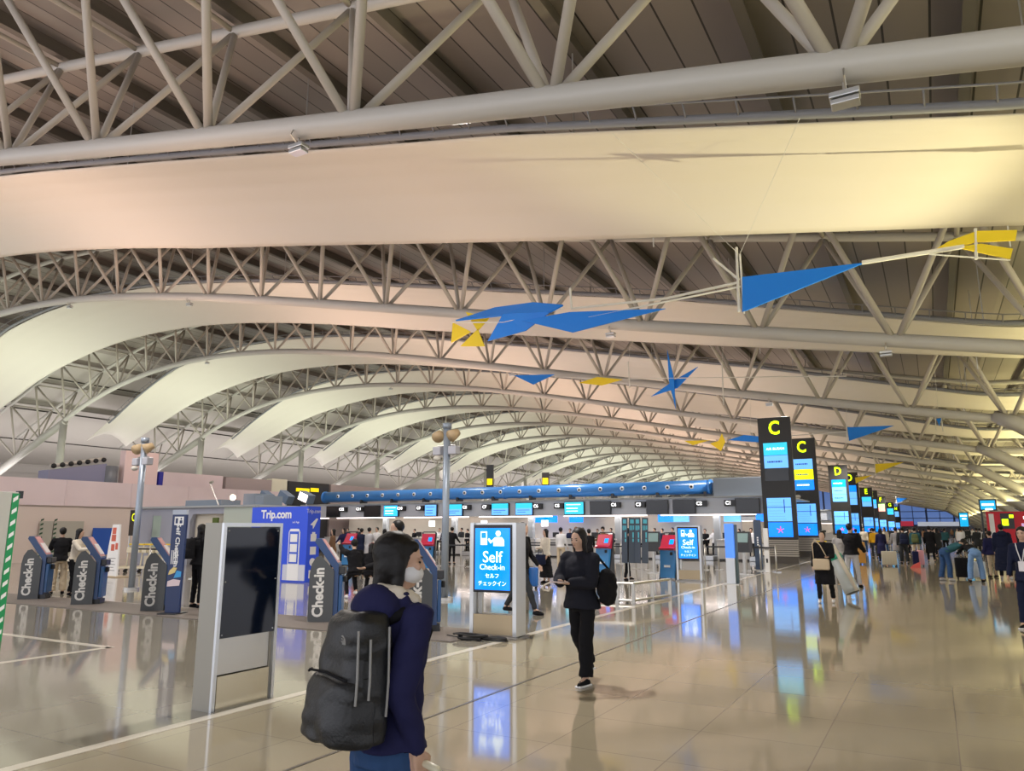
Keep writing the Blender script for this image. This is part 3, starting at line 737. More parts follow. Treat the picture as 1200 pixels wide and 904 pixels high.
# ---- navy check-in kiosks with grey side panel
M_KPAN = P('kiosk_grey_panel', (0.07, 0.075, 0.08), 0.45)
M_KTXT = P('kiosk_lettering', (0.70, 0.69, 0.66), 0.5)
def kiosk():
    r = thing('check_in_kiosk', 'x', 'kiosk', group='navy check-in kiosks in a row on the brown mat')
    obj('side_panel', prism(B_(), [(0, 0), (0.42, 0), (0.42, 0.86), (0.18, 1.12), (0.10, 1.10), (0.03, 0.98), (0, 0.80)], 0, 0.04), M_KPAN, r)
    txt('Check-in', 0.25, M_KTXT, (0.17, -0.004, 0.50), (PI/2, -PI/2, 0), r, 'lettering', bold=0.009, scale_x=0.92)
    obj('housing', prism(B_(), [(0.08, 1.42), (0.17, 1.42), (0.49, 0.97), (0.50, 0.10), (0.40, 0.10), (0.40, 0.90), (0.06, 1.36)], 0.04, 0.42), M_NAVY, r)
    hd = obj('screen', prism(B_(), [(0.175, 1.40), (0.185, 1.41), (0.475, 1.00), (0.465, 0.99)], 0.08, 0.38), P('screen_red_white', (0.45, 0.22, 0.22), 0.2, emit=0.25), r)
    obj('screen_window', prism(B_(), [(0.30, 1.255), (0.312, 1.262), (0.46, 1.05), (0.45, 1.04)], 0.11, 0.35), P('lit_pale_page', (0.5, 0.46, 0.46), 0.3, emit=0.25), hd)
    obj('keyboard_tray', box(B_(), 0.47, 0.60, 0.08, 0.38, 0.80, 0.93, bev=0.015), M_DARK, r)
    obj('front_panel', box(B_(), 0.50, 0.56, 0.06, 0.40, 0.14, 0.78, bev=0.01), P('kiosk_blue_front', (0.02, 0.085, 0.23), 0.3), r)
    obj('card_reader', box(B_(), 0.56, 0.62, 0.18, 0.28, 0.66, 0.76, bev=0.01), M_BLACK, r)
    obj('foot', box(B_(), 0.02, 0.55, 0.06, 0.40, 0.0, 0.10), M_DARK, r)
    return r
KL = [((AY(19, 710, 9.75).x, 9.75), 'leftmost navy check-in kiosk, partly behind the beige panel'), ((AY(82, 713, 9.65).x, 9.65), 'navy check-in kiosk second from the left'),
      ((AY(164, 718, 9.6).x, 9.6), 'third navy check-in kiosk, left of the dark display stand'), ((AY(360, 729, 9.9).x, 9.9), 'navy check-in kiosk just right of the dark display stand'),
      ((AY(474, 740, 9.7).x, 9.7), 'rightmost navy check-in kiosk, behind the backpack wearer')]
k0 = kiosk()
for i, ((x, y), lab) in enumerate(KL):
    if i == 0: k0.location = (x, y, 0.012); k0.rotation_euler = (0, 0, 0.72); k0['label'] = lab
    else: dup(k0, loc=(x, y, 0.012), rz=0.72 if i < 3 else 0.60, label=lab)

# ---- tall navy Self Check-in banner
r = thing('self_check_in_banner', 'narrow upright navy Self Check-in banner beside the third kiosk', 'banner', (AY(202, 719, 9.62).x, 9.62, 0.012), 0.35)
BS = r
obj('board', box(B_(), -0.185, 0.185, -0.03, 0.03, 0.02, 1.86, bev=0.005), P('banner_navy', (0.010, 0.028, 0.11), 0.35), r)
obj('cap', box(B_(), -0.185, 0.185, -0.032, 0.032, 1.86, 1.95), P('banner_cap', (0.45, 0.5, 0.6), 0.4), r)
obj('foot_plate', box(B_(), -0.24, 0.24, -0.2, 0.2, -0.005, 0.02), M_DARK, r)
txt('Self Check-in', 0.155, M_TXTW, (-0.0, -0.034, 1.28), (PI/2, PI/2, 0), r, 'lettering', bold=0.003)
bm = B_(); box(bm, -0.12, 0.12, -0.034, -0.03, 1.66, 1.82); obj('pictogram', bm, M_TXTW, r)
bm = B_(); box(bm, -0.09, -0.03, -0.036, -0.034, 1.69, 1.79); box(bm, 0.02, 0.09, -0.036, -0.034, 1.69, 1.75); ball(bm, (0.055, -0.035, 1.78), (0.02, 0.003, 0.02)); obj('pictogram_detail', bm, P('banner_navy', (0, 0, 0)), r)
bm = B_()
for i in range(4): box(bm, -0.13 + 0.05 * i, -0.11 + 0.05 * i, -0.034, -0.03, 0.92, 1.18)
obj('text_column', bm, M_TXTW, r)
bm = B_(); prism(bm, [(-0.17 + 0.0, 0.72), (-0.14, 0.80), (-0.05, 0.86), (0.05, 0.85), (0.0, 0.76), (-0.10, 0.73)], -0.036, -0.03); obj('yellow_art', bm, P('art_yellow', (0.75, 0.6, 0.25), 0.5), r)
bm = B_(); prism(bm, [(-0.02, 0.66), (0.16, 0.68), (0.17, 0.78), (0.05, 0.80)], -0.037, -0.03); obj('blue_art', bm, P('art_blue', (0.05, 0.35, 0.75), 0.5), r)
bm = B_(); prism(bm, [(-0.18, 0.50), (0.14, 0.52), (0.16, 0.62), (-0.02, 0.64), (-0.17, 0.60)], -0.037, -0.03); obj('pink_art', bm, P('art_pink', (0.75, 0.62, 0.66), 0.5), r)

BS.scale = (0.80, 1, 1)
# ---- beige hoarding cabinet at the left edge with green and white tape
r = thing('beige_cabinet', 'tall beige panel cabinet with green and white striped edge at left border', 'cabinet', (-12.3, 5.3, 0))
obj('cabinet_body', box(B_(), -0.30, 0.34, -2.3, 0.86, 0, 2.14, bev=0.006), P('beige_cabinet_paint', (0.50, 0.50, 0.45), 0.45), r)
bm = B_(); box(bm, 0.335, 0.350, 0.77, 0.868, 0.0, 2.12); box(bm, 0.25, 0.345, 0.86, 0.872, 0.0, 2.12); tp = obj('green_tape', bm, P('green_tape', (0.01, 0.28, 0.09), 0.5), r)
bm = B_()
for i in range(12):
    z = 0.06 + i * 0.175
    prism(bm, [(0.785, z), (0.85, z + 0.05), (0.85, z + 0.11), (0.785, z + 0.06)], 0.350, 0.352, 'YZ')
obj('white_stripes', bm, M_TXTW, tp)['kind'] = 'stuff'
obj('hinge', box(B_(), 0.25, 0.33, 0.86, 0.93, 2.05, 2.16), M_DARK, r)
bm = B_(); 
for i, (y, z, h) in enumerate([(-0.10, 1.62, 0.05), (-0.10, 1.52, 0.06), (-0.10, 1.43, 0.05), (-0.02, 1.58, 0.04), (-0.02, 1.48, 0.06), (-0.02, 1.38, 0.05)]): box(bm, 0.34, 0.343, y, y + 0.012, z, z + h)
obj('small_marks', bm, M_DARK, r)

# ---- lamp poles
def pole(loc, lab):
    r = thing('lamp_pole', lab, 'pole', loc, group='grey poles carrying loudspeakers and lamps')
    obj('pole', tube(B_(), [(0, 0, 0.05), (0, 0, 4.0)], 0.085, 16), P('pole_blue_grey', (0.30, 0.35, 0.42), 0.35, 0.3), r, True)
    obj('top_cap', tube(B_(), [(0, 0, 3.95), (0, 0, 4.08)], 0.11, 16), P('pole_blue_grey', (0, 0, 0)), r, True)
    obj('base_plate', tube(B_(), [(0, 0, 0), (0, 0, 0.06)], 0.20, 20), M_METAL, r)
    for s in (-1, 1):
        bm = B_(); M_ = Matrix.Translation((s * 0.22, -0.02, 3.80)) @ Euler((0.5, 0, s * -0.35)).to_matrix().to_4x4()
        tube(bm, [M_ @ Vector((0, 0.12, 0)), M_ @ Vector((0, -0.12, 0))], [0.09, 0.15], 12); obj('loudspeaker', bm, P('speaker_tan', (0.50, 0.36, 0.20), 0.5), r, True)
        bm = B_(); box(bm, s * 0.22 - 0.11, s * 0.22 + 0.11, -0.12, 0.08, 3.32, 3.52, M=None, bev=0.02); obj('lamp_box', bm, P('lamp_lilac_grey', (0.42, 0.42, 0.46), 0.4), r)
        obj('bracket', tube(B_(), [(0, 0, 3.56), (s * 0.24, 0, 3.54)], 0.02, 8), M_METAL, r)
    obj('camera', ball(B_(), (-0.20, -0.10, 3.24), (0.10, 0.09, 0.07)), P('camera_cream', (0.6, 0.57, 0.5), 0.4), r, True)
    return r
pole((-18.9, 12.85, 0), 'grey lamp pole at left behind the check-in kiosks')
pole((-9.95, 14.55, 0), 'tall grey lamp pole left of the nearest blue Self Check-in sign')

# ---- Trip.com advertising block
x0 = AY(293, 640, 17.04).x; xr = -16.75
r = thing('advert_block', 'large bright blue Trip.com advertising block behind the kiosks', 'advertising stand', (xr, 17.04, 0))
M_TRIP = P('trip_blue', (0.015, 0.065, 0.62), 0.4, emit=0.12)
W_ = xr - x0
dY = AX(376, 600, xr).y - 17.04
obj('block', box(B_(), -W_, 0, 0, dY, 0.0, 2.28, bev=0.006), M_TRIP, r)
txt('Trip.com', 0.36, M_TXTW, (-W_ * 0.53 - 0.05, -0.01, 2.04), FRONT, r, 'lettering', bold=0.012)
txt('and App', 0.085, M_TXTW, (-W_ * 0.20, -0.01, 1.80), FRONT, r)
txt('Trip.com', 0.17, M_TXTW, (0.01, dY * 0.45, 2.13), RIGHTF, r)
bm = B_(); prism(bm, [(-0.75, 0.05), (-0.75, 1.50), (-0.68, 1.60), (-0.35, 1.60), (-0.28, 1.50), (-0.28, 0.05)], -0.02, 0.0); obj('phone_outline', bm, M_TXTW, r)
bm = B_(); box(bm, -0.71, -0.32, -0.03, -0.02, 0.55, 1.52); s = obj('phone_screen', bm, P('phone_blue', (0.03, 0.10, 0.65), 0.4), r)
for i in range(3): obj('app_tile', box(B_(), -0.66, -0.37, -0.035, -0.03, 0.60 + i * 0.3, 0.84 + i * 0.3, bev=0.0), M_TXTW, s)
obj('white_plinth_panel', box(B_(), -0.95, -0.02, -0.015, 0.0, 0.05, 0.52), P('panel_lilac', (0.6, 0.62, 0.72), 0.4), r)
# small pictograms down the side: plane, bag, train, pin, gift
cyv = dY * 0.5
bm = B_(); prism(bm, [(cyv - 0.16, 1.72), (cyv + 0.10, 1.92), (cyv + 0.16, 1.90), (cyv + 0.02, 1.68), (cyv - 0.04, 1.60), (cyv - 0.05, 1.70)], 0.0, 0.012, 'YZ'); obj('plane_icon', bm, M_TXTW, r)
bm = B_(); box(bm, 0, 0.012, cyv - 0.12, cyv + 0.12, 1.22, 1.44); box(bm, 0, 0.012, cyv - 0.06, cyv + 0.06, 1.44, 1.50); obj('bag_icon', bm, M_TXTW, r)
bm = B_(); box(bm, 0, 0.012, cyv - 0.12, cyv + 0.12, 0.82, 1.06); obj('train_icon', bm, M_TXTW, r)
bm = B_(); tube(bm, [(0, cyv, 0.60), (0.012, cyv, 0.60)], 0.12, 14); obj('pin_icon', bm, M_TXTW, r)
bm = B_(); box(bm, 0, 0.012, cyv - 0.13, cyv + 0.10, 0.12, 0.36); obj('gift_icon', bm, M_TXTW, r)
# lit projector and duct pieces above it
r = thing('angled_floodlights', 'dark blue-grey angled floodlight housings above the blue block, one glowing', 'lights', (-17.5, 26.4, 0))
for i, (px, lit) in enumerate([(310, 0), (332, 0), (356, 1)]):
    q = AY(px, 583, 26.4); bm = B_()
    M_ = Matrix.Translation((q.x + 17.5, 0, q.z)) @ Euler((0, 0.5 if i != 2 else 0.35, 0)).to_matrix().to_4x4()
    box(bm, -0.35, 0.35, -0.05, 0.4, -0.22, 0.22, M=M_, bev=0.02); h = obj('housing', bm, P('floodlight_blue_grey', (0.11, 0.16, 0.24), 0.5), r)
    if lit:
        bm = B_(); box(bm, -0.26, 0.26, -0.08, -0.05, -0.17, 0.17, M=M_); obj('lit_lens', bm, P('lit_warm_lens', (1.0, 0.75, 0.6), 0.4, emit=5), h)
    obj('stand', tube(B_(), [(q.x + 17.5, 0.2, 0), (q.x + 17.5, 0.2, q.z - 0.2)], 0.03, 6), M_METAL, r)

# ---- red and blue self-service kiosks
M_RED = P('kiosk_red', (0.42, 0.015, 0.05), 0.3)
def redkiosk():
    r = thing('red_blue_kiosk', 'x', 'kiosk', group='blue check-in machines with red screen heads')
    obj('lower_body', prism(B_(), [(0.0, 0.05), (0.36, 0.05), (0.30, 0.90), (0.06, 0.95)], -0.25, 0.25, 'YZ'), M_BLUEP, r)
    obj('side_frame', prism(B_(), [(0.02, 0.0), (0.44, 0.0), (0.40, 1.0), (0.5, 1.42), (0.42, 1.46), (0.30, 1.0)], -0.30, -0.25, 'YZ'), M_DARK, r)
    obj('side_frame', prism(B_(), [(0.02, 0.0), (0.44, 0.0), (0.40, 1.0), (0.5, 1.42), (0.42, 1.46), (0.30, 1.0)], 0.25, 0.30, 'YZ'), M_DARK, r)
    obj('screen_head', prism(B_(), [(0.02, 0.92), (0.34, 0.90), (0.46, 1.36), (0.36, 1.40), (0.12, 1.02), (-0.02, 0.98)], -0.27, 0.27, 'YZ'), M_RED, r)
    s = obj('screen', prism(B_(), [(0.165, 1.06), (0.155, 1.068), (0.315, 1.315), (0.325, 1.308)], -0.19, 0.19, 'YZ'), M_LBLUE, r)
    obj('screen_image', prism(B_(), [(0.178, 1.10), (0.17, 1.108), (0.27, 1.26), (0.278, 1.252)], 0.02, 0.17, 'YZ'), M_SIGNBLUE, s)
    obj('handle_bar', tube(B_(), [(-0.27, 0.42, 1.38), (-0.25, 0.44, 1.47), (0.25, 0.44, 1.47), (0.27, 0.42, 1.38)], 0.02, 8), M_DARK, r)
    obj('slot', box(B_(), 0.10, 0.19, 0.03, 0.08, 0.76, 0.86, bev=0.01), M_BLACK, r)
    bm = B_(); [box(bm, -0.10 + 0.055 * i, -0.06 + 0.055 * i, -0.006, 0.02, 0.38, 0.45) for i in range(4)]; obj('lettering', bm, M_TXTW, r)
    return r
rk = redkiosk()
pos = [((AY(781, 650, 23.8).x, 23.8), -0.12, 'red and blue kiosk left of the farther blue sign'), ((AY(705, 650, 25).x, 25.0), -0.05, 'red and blue kiosk behind the walking woman with the phone'),
       ((AY(406, 640, 25.5).x, 25.5), 0.05, 'red-headed kiosk left of the backpack wearer, near the seated people'), ((AY(503, 640, 25.0).x, 24.8), 0.35, 'red-headed kiosk between the backpack wearer and the tall pole')]
for i, (p, rz, lab) in enumerate(pos):
    if i == 0: rk.location = (*p, 0); rk.rotation_euler = (0, 0, rz); rk['label'] = lab
    else: dup(rk, loc=(*p, 0), rz=rz, label=lab)
# grey kiosks turned away
def greykiosk(loc, rz, lab):
    r = thing('dark_kiosk', lab, 'kiosk', loc, rz)
    obj('stand', box(B_(), -0.04, 0.04, -0.06, 0.06, 0.03, 1.0), M_METAL, r)
    obj('base', box(B_(), -0.25, 0.25, -0.2, 0.2, 0, 0.03), M_METAL, r)
    obj('head', prism(B_(), [(-0.14, 0.78), (0.12, 0.78), (0.16, 1.02), (0.05, 1.50), (-0.02, 1.50), (-0.12, 1.05)], -0.26, 0.26, 'YZ'), M_DARK, r)
    obj('screen', prism(B_(), [(-0.10, 1.12), (-0.11, 1.13), (-0.035, 1.44), (-0.025, 1.43)], -0.20, 0.20, 'YZ'), P('screen_pale_teal', (0.18, 0.27, 0.27), 0.3), r)
    return r
greykiosk((AY(766, 650, 27).x, 27, 0), 0.1, 'dark machine with grey screen behind the left of the red and blue kiosk')
greykiosk((AY(872, 650, 27.5).x, 27.5, 0), -0.2, 'dark machine with grey screen right of the blue totem')
# blue-topped totem and dark post
x_ = AY(857, 672, 22.8).x
r = thing('blue_totem', 'narrow upright totem with glowing blue upper half right of the farther sign', 'totem', (x_, 22.8, 0))
obj('lit_panel', box(B_(), -0.13, 0.13, -0.05, 0.05, 0.75, 1.75, bev=0.005), P('lit_soft_blue', (0.08, 0.25, 0.85), 0.3, emit=0.7), r)
obj('lower_panel', box(B_(), -0.13, 0.13, -0.05, 0.05, 0.02, 0.75), M_ALU, r)
obj('back_shell', box(B_(), -0.02, 0.20, 0.05, 0.15, 0.02, 1.72), P('shell_teal', (0.10, 0.16, 0.18), 0.4), r)
obj('base', box(B_(), -0.22, 0.25, -0.2, 0.25, 0.0, 0.02), M_METAL, r)
x_ = AY(890, 662, 31).x
r = thing('navy_totem', 'slim dark navy upright totem left of the nearest C pylon', 'totem', (x_, 31, 0))
obj('board', box(B_(), -0.14, 0.14, -0.05, 0.05, 0.02, 1.95, bev=0.005), P('totem_navy', (0.045, 0.07, 0.12), 0.35), r)
obj('base', box(B_(), -0.25, 0.25, -0.2, 0.2, 0, 0.02), M_METAL, r)
bm = B_(); [box(bm, -0.03, 0.03, -0.054, -0.05, 0.95 + 0.09 * i, 1.01 + 0.09 * i) for i in range(4)]; obj('lettering', bm, M_TXTW, r)
x_ = AY(896, 668, 30).x
for dx, lab in ((0.30, 'white sensor post left of the nearest C pylon'),):
    r = thing('white_post', lab, 'post', (x_ + dx - 0.1, 29.6, 0))
    obj('post', box(B_(), -0.09, 0.09, -0.05, 0.05, 0.0, 1.62, bev=0.01), M_COUNT, r)
    obj('reader', box(B_(), -0.03, 0.03, -0.07, -0.05, 0.35, 0.50), M_BLACK, r)
# four-panel dark folding display
r = thing('folding_display', 'four upright dark navy panels with cyan printing on thin legs', 'display stand', (AY(743, 650, 21.5).x, 21.5, 0))
M_FD = P('fold_navy', (0.055, 0.075, 0.11), 0.4); M_FT = P('fold_cyan_print', (0.08, 0.40, 0.50), 0.5, emit=0.25)
for i in range(4):
    xx = -0.40 + i * 0.205
    M_ = Matrix.Translation((xx, 0, 0)) @ Euler((0, 0.03, 0.35 if i % 2 else -0.2)).to_matrix().to_4x4()
    p_ = obj('panel', box(B_(), 0.0, 0.19, -0.012, 0.012, 0.60, 1.93, M=M_), M_FD, r)
    bm = B_()
    for z0, z1, a, c in ((1.76, 1.88, 0.04, 0.15), (1.56, 1.70, 0.03, 0.06), (1.56, 1.70, 0.08, 0.11), (1.58, 1.70, 0.13, 0.16), (1.34, 1.50, 0.11, 0.15), (1.22, 1.31, 0.11, 0.15)): box(bm, a, c, -0.016, -0.012, z0, z1, M=M_)
    obj('printing', bm, M_FT, p_)
bm = B_()
for xx in (-0.2, 0.2): tube(bm, [(xx, 0.05, 0), (xx, 0.02, 0.62)], 0.015, 6)
obj('leg', bm, M_METAL, r)
# low stainless rail frame
def lowrail(loc, rz, lab, w_=0.9, d_=1.6, h=0.42):
    r = thing('low_rail_frame', lab, 'rail', loc, rz)
    for z in (0.06, h):
        for seg in ([(-w_, 0), (w_ * 0.2, 0)], [(w_ * 0.2, 0), (w_ * 0.8, d_)]):
            obj('rail', tube(B_(), [(*seg[0], z), (*seg[1], z)], 0.03, 8), M_METAL, r)
    for x, y in ((-w_, 0), (-w_ * 0.2, 0), (w_ * 0.2, 0), (w_ * 0.5, d_ * 0.5), (w_ * 0.8, d_)):
        obj('post', box(B_(), x - 0.035, x + 0.035, y - 0.035, y + 0.035, 0, h), M_METAL, r)
    return r
lowrail((G(733, 707).x, G(733, 707).y, 0), 0.15, 'low stainless rail frame on the floor right of the walking woman')
# queue barriers
def stanchion():
    r = thing('queue_barrier', 'x', 'barrier', group='belt posts and rails of the check-in queues')
    for x in (0, 1.6):
        obj('post', tube(B_(), [(x, 0, 0.02), (x, 0, 0.98)], 0.03, 10), M_METAL, r, True)
        obj('foot', tube(B_(), [(x, 0, 0), (x, 0, 0.025)], 0.17, 16), M_METAL, r)
    obj('belt', box(B_(), 0, 1.6, -0.004, 0.004, 0.87, 0.93), M_DARK, r)
    return r
sp = [(826, 30), (842, 30.2), (858, 29.5), (600, 29), (570, 29), (540, 28), (515, 27.5), (640, 30), (470, 27), (445, 28.6), (425, 28), (660, 31), (715, 29), (745, 29.5), (395, 27), (690, 33), (620, 34), (560, 33), (160, 17), (176, 16.8), (192, 16.6)]
q0 = stanchion()
for i, (px, Y) in enumerate(sp):
    q = AY(px, 650, Y); lab = 'metal queue post pair with dark belt, %s' % (
        ['right part, below the far counters', 'right part, beside the blue totem', 'right part, in front of the navy totem', 'centre, behind the near blue sign', 'centre, left edge of the blue sign', 'left of the blue sign, front row', 'beside the tall pole', 'centre, behind the walking woman',
         'behind the backpack wearer', 'left of the backpack wearer', 'near the red-headed kiosk at left', 'right of the walking woman, back row', 'between the red kiosks', 'behind the folding display', 'right of the blue block', 'back row behind the red kiosk', 'back row, centre', 'back row, left of centre',
         'leftmost, left of the navy banner', 'left, beyond the third kiosk', 'left, touching the service block'][i])
    if i == 0: q0.location = (q.x, Y, 0); q0['label'] = lab
    else: dup(q0, loc=(q.x, Y, 0), label=lab, rz=0.0)

# ---- white and red notice stand, blue board, doors in the left hoarding
q = G(130, 676)
r = thing('notice_stand', 'white standing notice with red printed squares at the foot of the left pole', 'notice', (q.x, q.y, 0), -0.1)
ht = 1.75
obj('board', prism(B_(), [(-0.42, 0.03), (0.40, 0.03), (0.34, 1.0), (0.30, ht), (-0.15, ht), (-0.30, 1.0)], -0.03, 0.03), M_TXTW, r)
for z, a, c in ((1.42, -0.12, 0.12), (1.18, -0.14, 0.14), (0.86, -0.12, 0.10), (0.9, 0.16, 0.32)): obj('red_square', box(B_(), a, c, -0.036, -0.03, z, z + 0.22), P('notice_red', (0.62, 0.13, 0.08), 0.5), r)
bm = B_()
for i in range(5): box(bm, -0.28, 0.25 - 0.1 * (i % 2), -0.034, -0.03, 0.2 + i * 0.1, 0.215 + i * 0.1)
obj('text_line', bm, M_DARK, r)
obj('foot_plate', box(B_(), -0.55, 0.75, -0.25, 0.25, 0, 0.03), P('beige_metal', (0, 0, 0)), r)
q = G(149, 668)
tag(obj('bin', prism(B_(), [(q.x - 0.45, 0.0), (q.x + 0.1, 0.0), (q.x + 0.1, 0.55), (q.x - 0.45, 0.5)], q.y + 1.0, q.y + 1.5), P('bin_cream', (0.6, 0.55, 0.42), 0.5)), 'low cream box on the floor behind the left pole', 'box')
a = AX(109, 619, XW + 0.1); c = AX(129, 650, XW + 0.1)
tag(obj('blue_board', box(B_(), XW + 0.09, XW + 0.14, a.y, c.y, c.z, a.z), P('board_blue', (0.02, 0.09, 0.42), 0.4)), 'blue notice board on the left hoarding', 'board')
for i, (p0, p1, yt) in enumerate([(47, 63, 611), (63, 99, 611)]):
    a = AX(p0, yt, XW + 0.1); c = AX(p1, yt, XW + 0.1)
    o = struct(obj('door_%d' % (i + 1), box(B_(), XW + 0.09, XW + 0.16, a.y, c.y - 0.05, 0.0, a.z), P('hoarding_door', (0.42, 0.40, 0.34), 0.5)))
    bm = B_()
    for k in range(9): prism(bm, [(a.y, 0.2 + k * 0.22), (a.y + 0.14, 0.26 + k * 0.22), (a.y + 0.14, 0.35 + k * 0.22), (a.y, 0.29 + k * 0.22)], XW + 0.16, XW + 0.17, 'YZ')
    obj('door_tape', bm, P('tape_dark_green', (0.03, 0.08, 0.04), 0.5), o)
# yellow and cream trolleys lined up
def trolley():
    r = thing('luggage_trolley', 'x', 'trolley', group='parked luggage trolleys by the left hoarding')
    bm = B_(); tube(bm, [(0, 0, 0.18), (0, 0.08, 1.0), (0.45, 0.08, 1.0), (0.45, 0, 0.18)], 0.02, 6); tube(bm, [(0, 0, 0.2), (0.1, -0.8, 0.16), (0.35, -0.8, 0.16), (0.45, 0, 0.2)], 0.02, 6); obj('frame', bm, P('trolley_cream', (0.72, 0.66, 0.50), 0.4), r)
    obj('handle', box(B_(), -0.02, 0.47, 0.05, 0.11, 0.98, 1.04, bev=0.01), P('trolley_yellow', (0.75, 0.55, 0.05), 0.4), r)
    obj('basket', box(B_(), 0.06, 0.39, -0.08, 0.06, 0.7, 0.9, bev=0.01), P('trolley_cream', (0, 0, 0)), r)
    for x, y in ((0.02, 0), (0.43, 0), (0.22, -0.75)):
        obj('wheel', tube(B_(), [(x - 0.02, y, 0.06), (x + 0.02, y, 0.06)], 0.06, 10), M_BLACK, r)
    return r
tr = trolley()
for i in range(7):
    px = 150 + i * 8; q = AY(px, 640, 18.2 + 0.1 * i)
    lab = 'cream luggage trolley with yellow handle, %s of the row left of the service block' % ORD[i].replace('nearest', 'first')
    if i == 0: tr.location = (q.x, q.y, 0); tr['label'] = lab
    else: dup(tr, loc=(q.x, q.y, 0), label=lab)
q = AY(128, 640, 17)
dup(tr, loc=(q.x - 0.4, 16.2, 0), label='single luggage trolley with yellow handle left of the white notice stand')
q = AD(955, 36)
dup(tr, loc=(q.x, q.y, 0), label='luggage trolley with yellow handle beside the nearest C pylon')

# ---- right side: red board, info screens
q = AY(1155, 600, 42)
r = thing('red_board', 'large red hoarding sign with small lettering at the right edge', 'sign', (q.x, 42, 0))
RB = P('board_red', (0.50, 0.006, 0.02), 0.4, emit=0.12)
obj('board', box(B_(), 0, 4.6, 0, 0.12, 0.9, q.z, bev=0.01), RB, r)
obj('white_panel', box(B_(), 0.1, 0.3, -0.01, 0, 0.9, q.z - 0.1), M_TXTW, r)
p_ = obj('yellow_sign', box(B_(), 0.55, 1.08, -0.05, 0, 1.6, q.z - 0.08), M_DARK, r)
obj('yellow_mark', box(B_(), 0.60, 0.85, -0.06, -0.05, 1.75, q.z - 0.35), M_YELG, p_); obj('yellow_mark', box(B_(), 0.90, 1.07, -0.06, -0.05, 2.1, q.z - 0.15), M_YELG, p_)
bm = B_(); x = 1.45
for i in range(11): wd = 0.06 + 0.04 * (i % 3); box(bm, x, x + wd, -0.01, 0, q.z - 0.36, q.z - 0.22); x += wd + 0.05
obj('lettering', bm, M_TXTE, r)
obj('inset_panel', box(B_(), 1.35, 1.85, -0.02, 0, 1.25, 1.85), P('lit_lilac', (0.6, 0.4, 0.7), 0.4, emit=0.6), r)
for x in (0.1, 2.3, 4.5): obj('leg', box(B_(), x - 0.05, x + 0.05, 0.02, 0.10, 0, 0.9), M_DARK, r)
for i, (px, Y, w_, z0, z1, lab) in enumerate([(1158.5, 41, 0.58, 2.42, 2.95, 'blue information screen on a post above the red sign'), (1128.5, 62, 0.50, 1.7, 2.75, 'small blue information screen on a post in the crowd')]):
    q = AY(px, 600, Y)
    r = thing('info_screen', lab, 'screen', (q.x, Y, 0), group='blue information screens on posts')
    obj('housing', box(B_(), -w_ / 2 - 0.06, w_ / 2 + 0.06, 0, 0.1, z0, z1), M_DARK, r)
    s = obj('screen', box(B_(), -w_ / 2, w_ / 2, -0.01, 0, z0 + 0.06, z1 - 0.06), P('lit_deep_cyan', (0.0, 0.38, 0.75), 0.3, emit=0.9), r)
    bm = B_(); box(bm, -w_ * 0.4, w_ * 0.4, -0.015, -0.01, z1 - 0.3, z1 - 0.2); box(bm, -w_ * 0.2, w_ * 0.3, -0.015, -0.01, z1 - 0.5, z1 - 0.42); obj('text_line', bm, M_TXTE, s)
    obj('post', box(B_(), -w_ / 2 - 0.03, -w_ / 2 + 0.05, 0.02, 0.1, 0, z0), M_DARK, r)
# yellow-black hanging direction signs beyond the pipe
for i, (px, y0, y1, Y) in enumerate([(574, 545, 570, 56), (639, 554, 569, 60)]):
    a = AY(px, y0, Y); c = AY(px, y1, Y)
    r = thing('hanging_sign', 'small dark sign with yellow square above the blue pipe, %s' % ['left one', 'right one'][i], 'sign', (a.x, Y, 0), group='dark and yellow signs above the blue pipe')
    obj('panel', box(B_(), -0.35, 0.35, 0, 0.1, c.z - 0.2, a.z), M_DARK, r)
    obj('yellow_mark', box(B_(), -0.27, 0.27, -0.02, 0, c.z + 0.1, c.z + 0.65), P('lit_amber', (0.8, 0.62, 0.0), 0.4, emit=0.8), r)
    obj('post', tube(B_(), [(0, 0.05, 3.2 if False else 0), (0, 0.05, c.z)], 0.04, 8), M_METAL, r)
# dark plant boxes on the canopy tip
tag(obj('ventilation_box', box(B_(), -9.7, -7.3, 38.3, 40.0, 3.22, 4.15, bev=0.03), P('vent_grey', (0.20, 0.23, 0.27), 0.5)), 'dark grey box on the canopy end right of the blue pipe', 'box')

# ---- hanging mobiles: plain coloured sails on white rods
M_SB = P('sail_blue', (0.0, 0.22, 0.85), 0.45); M_SY = P('sail_yellow', (0.85, 0.65, 0.01), 0.45); M_ROD = P('white_rod', (0.72, 0.72, 0.68), 0.4)
def sail(pts, mt, parent, th=0.02, sag=0.0):
    bm = B_(); c = sum((Vector(p) for p in pts), Vector()) / len(pts)
    n_ = (Vector(pts[1]) - Vector(pts[0])).cross(Vector(pts[2]) - Vector(pts[0])).normalized() * th
    A = [bm.verts.new(Vector(p) - n_) for p in pts]; B2 = [bm.verts.new(Vector(p) + n_) for p in pts]
    bm.faces.new(A); bm.faces.new(B2[::-1]); n = len(pts)
    for i in range(n): bm.faces.new([A[i], B2[i], B2[(i+1) % n], A[(i+1) % n]])
    bmesh.ops.triangulate(bm, faces=bm.faces)
    return obj('sail', bm, mt, parent)
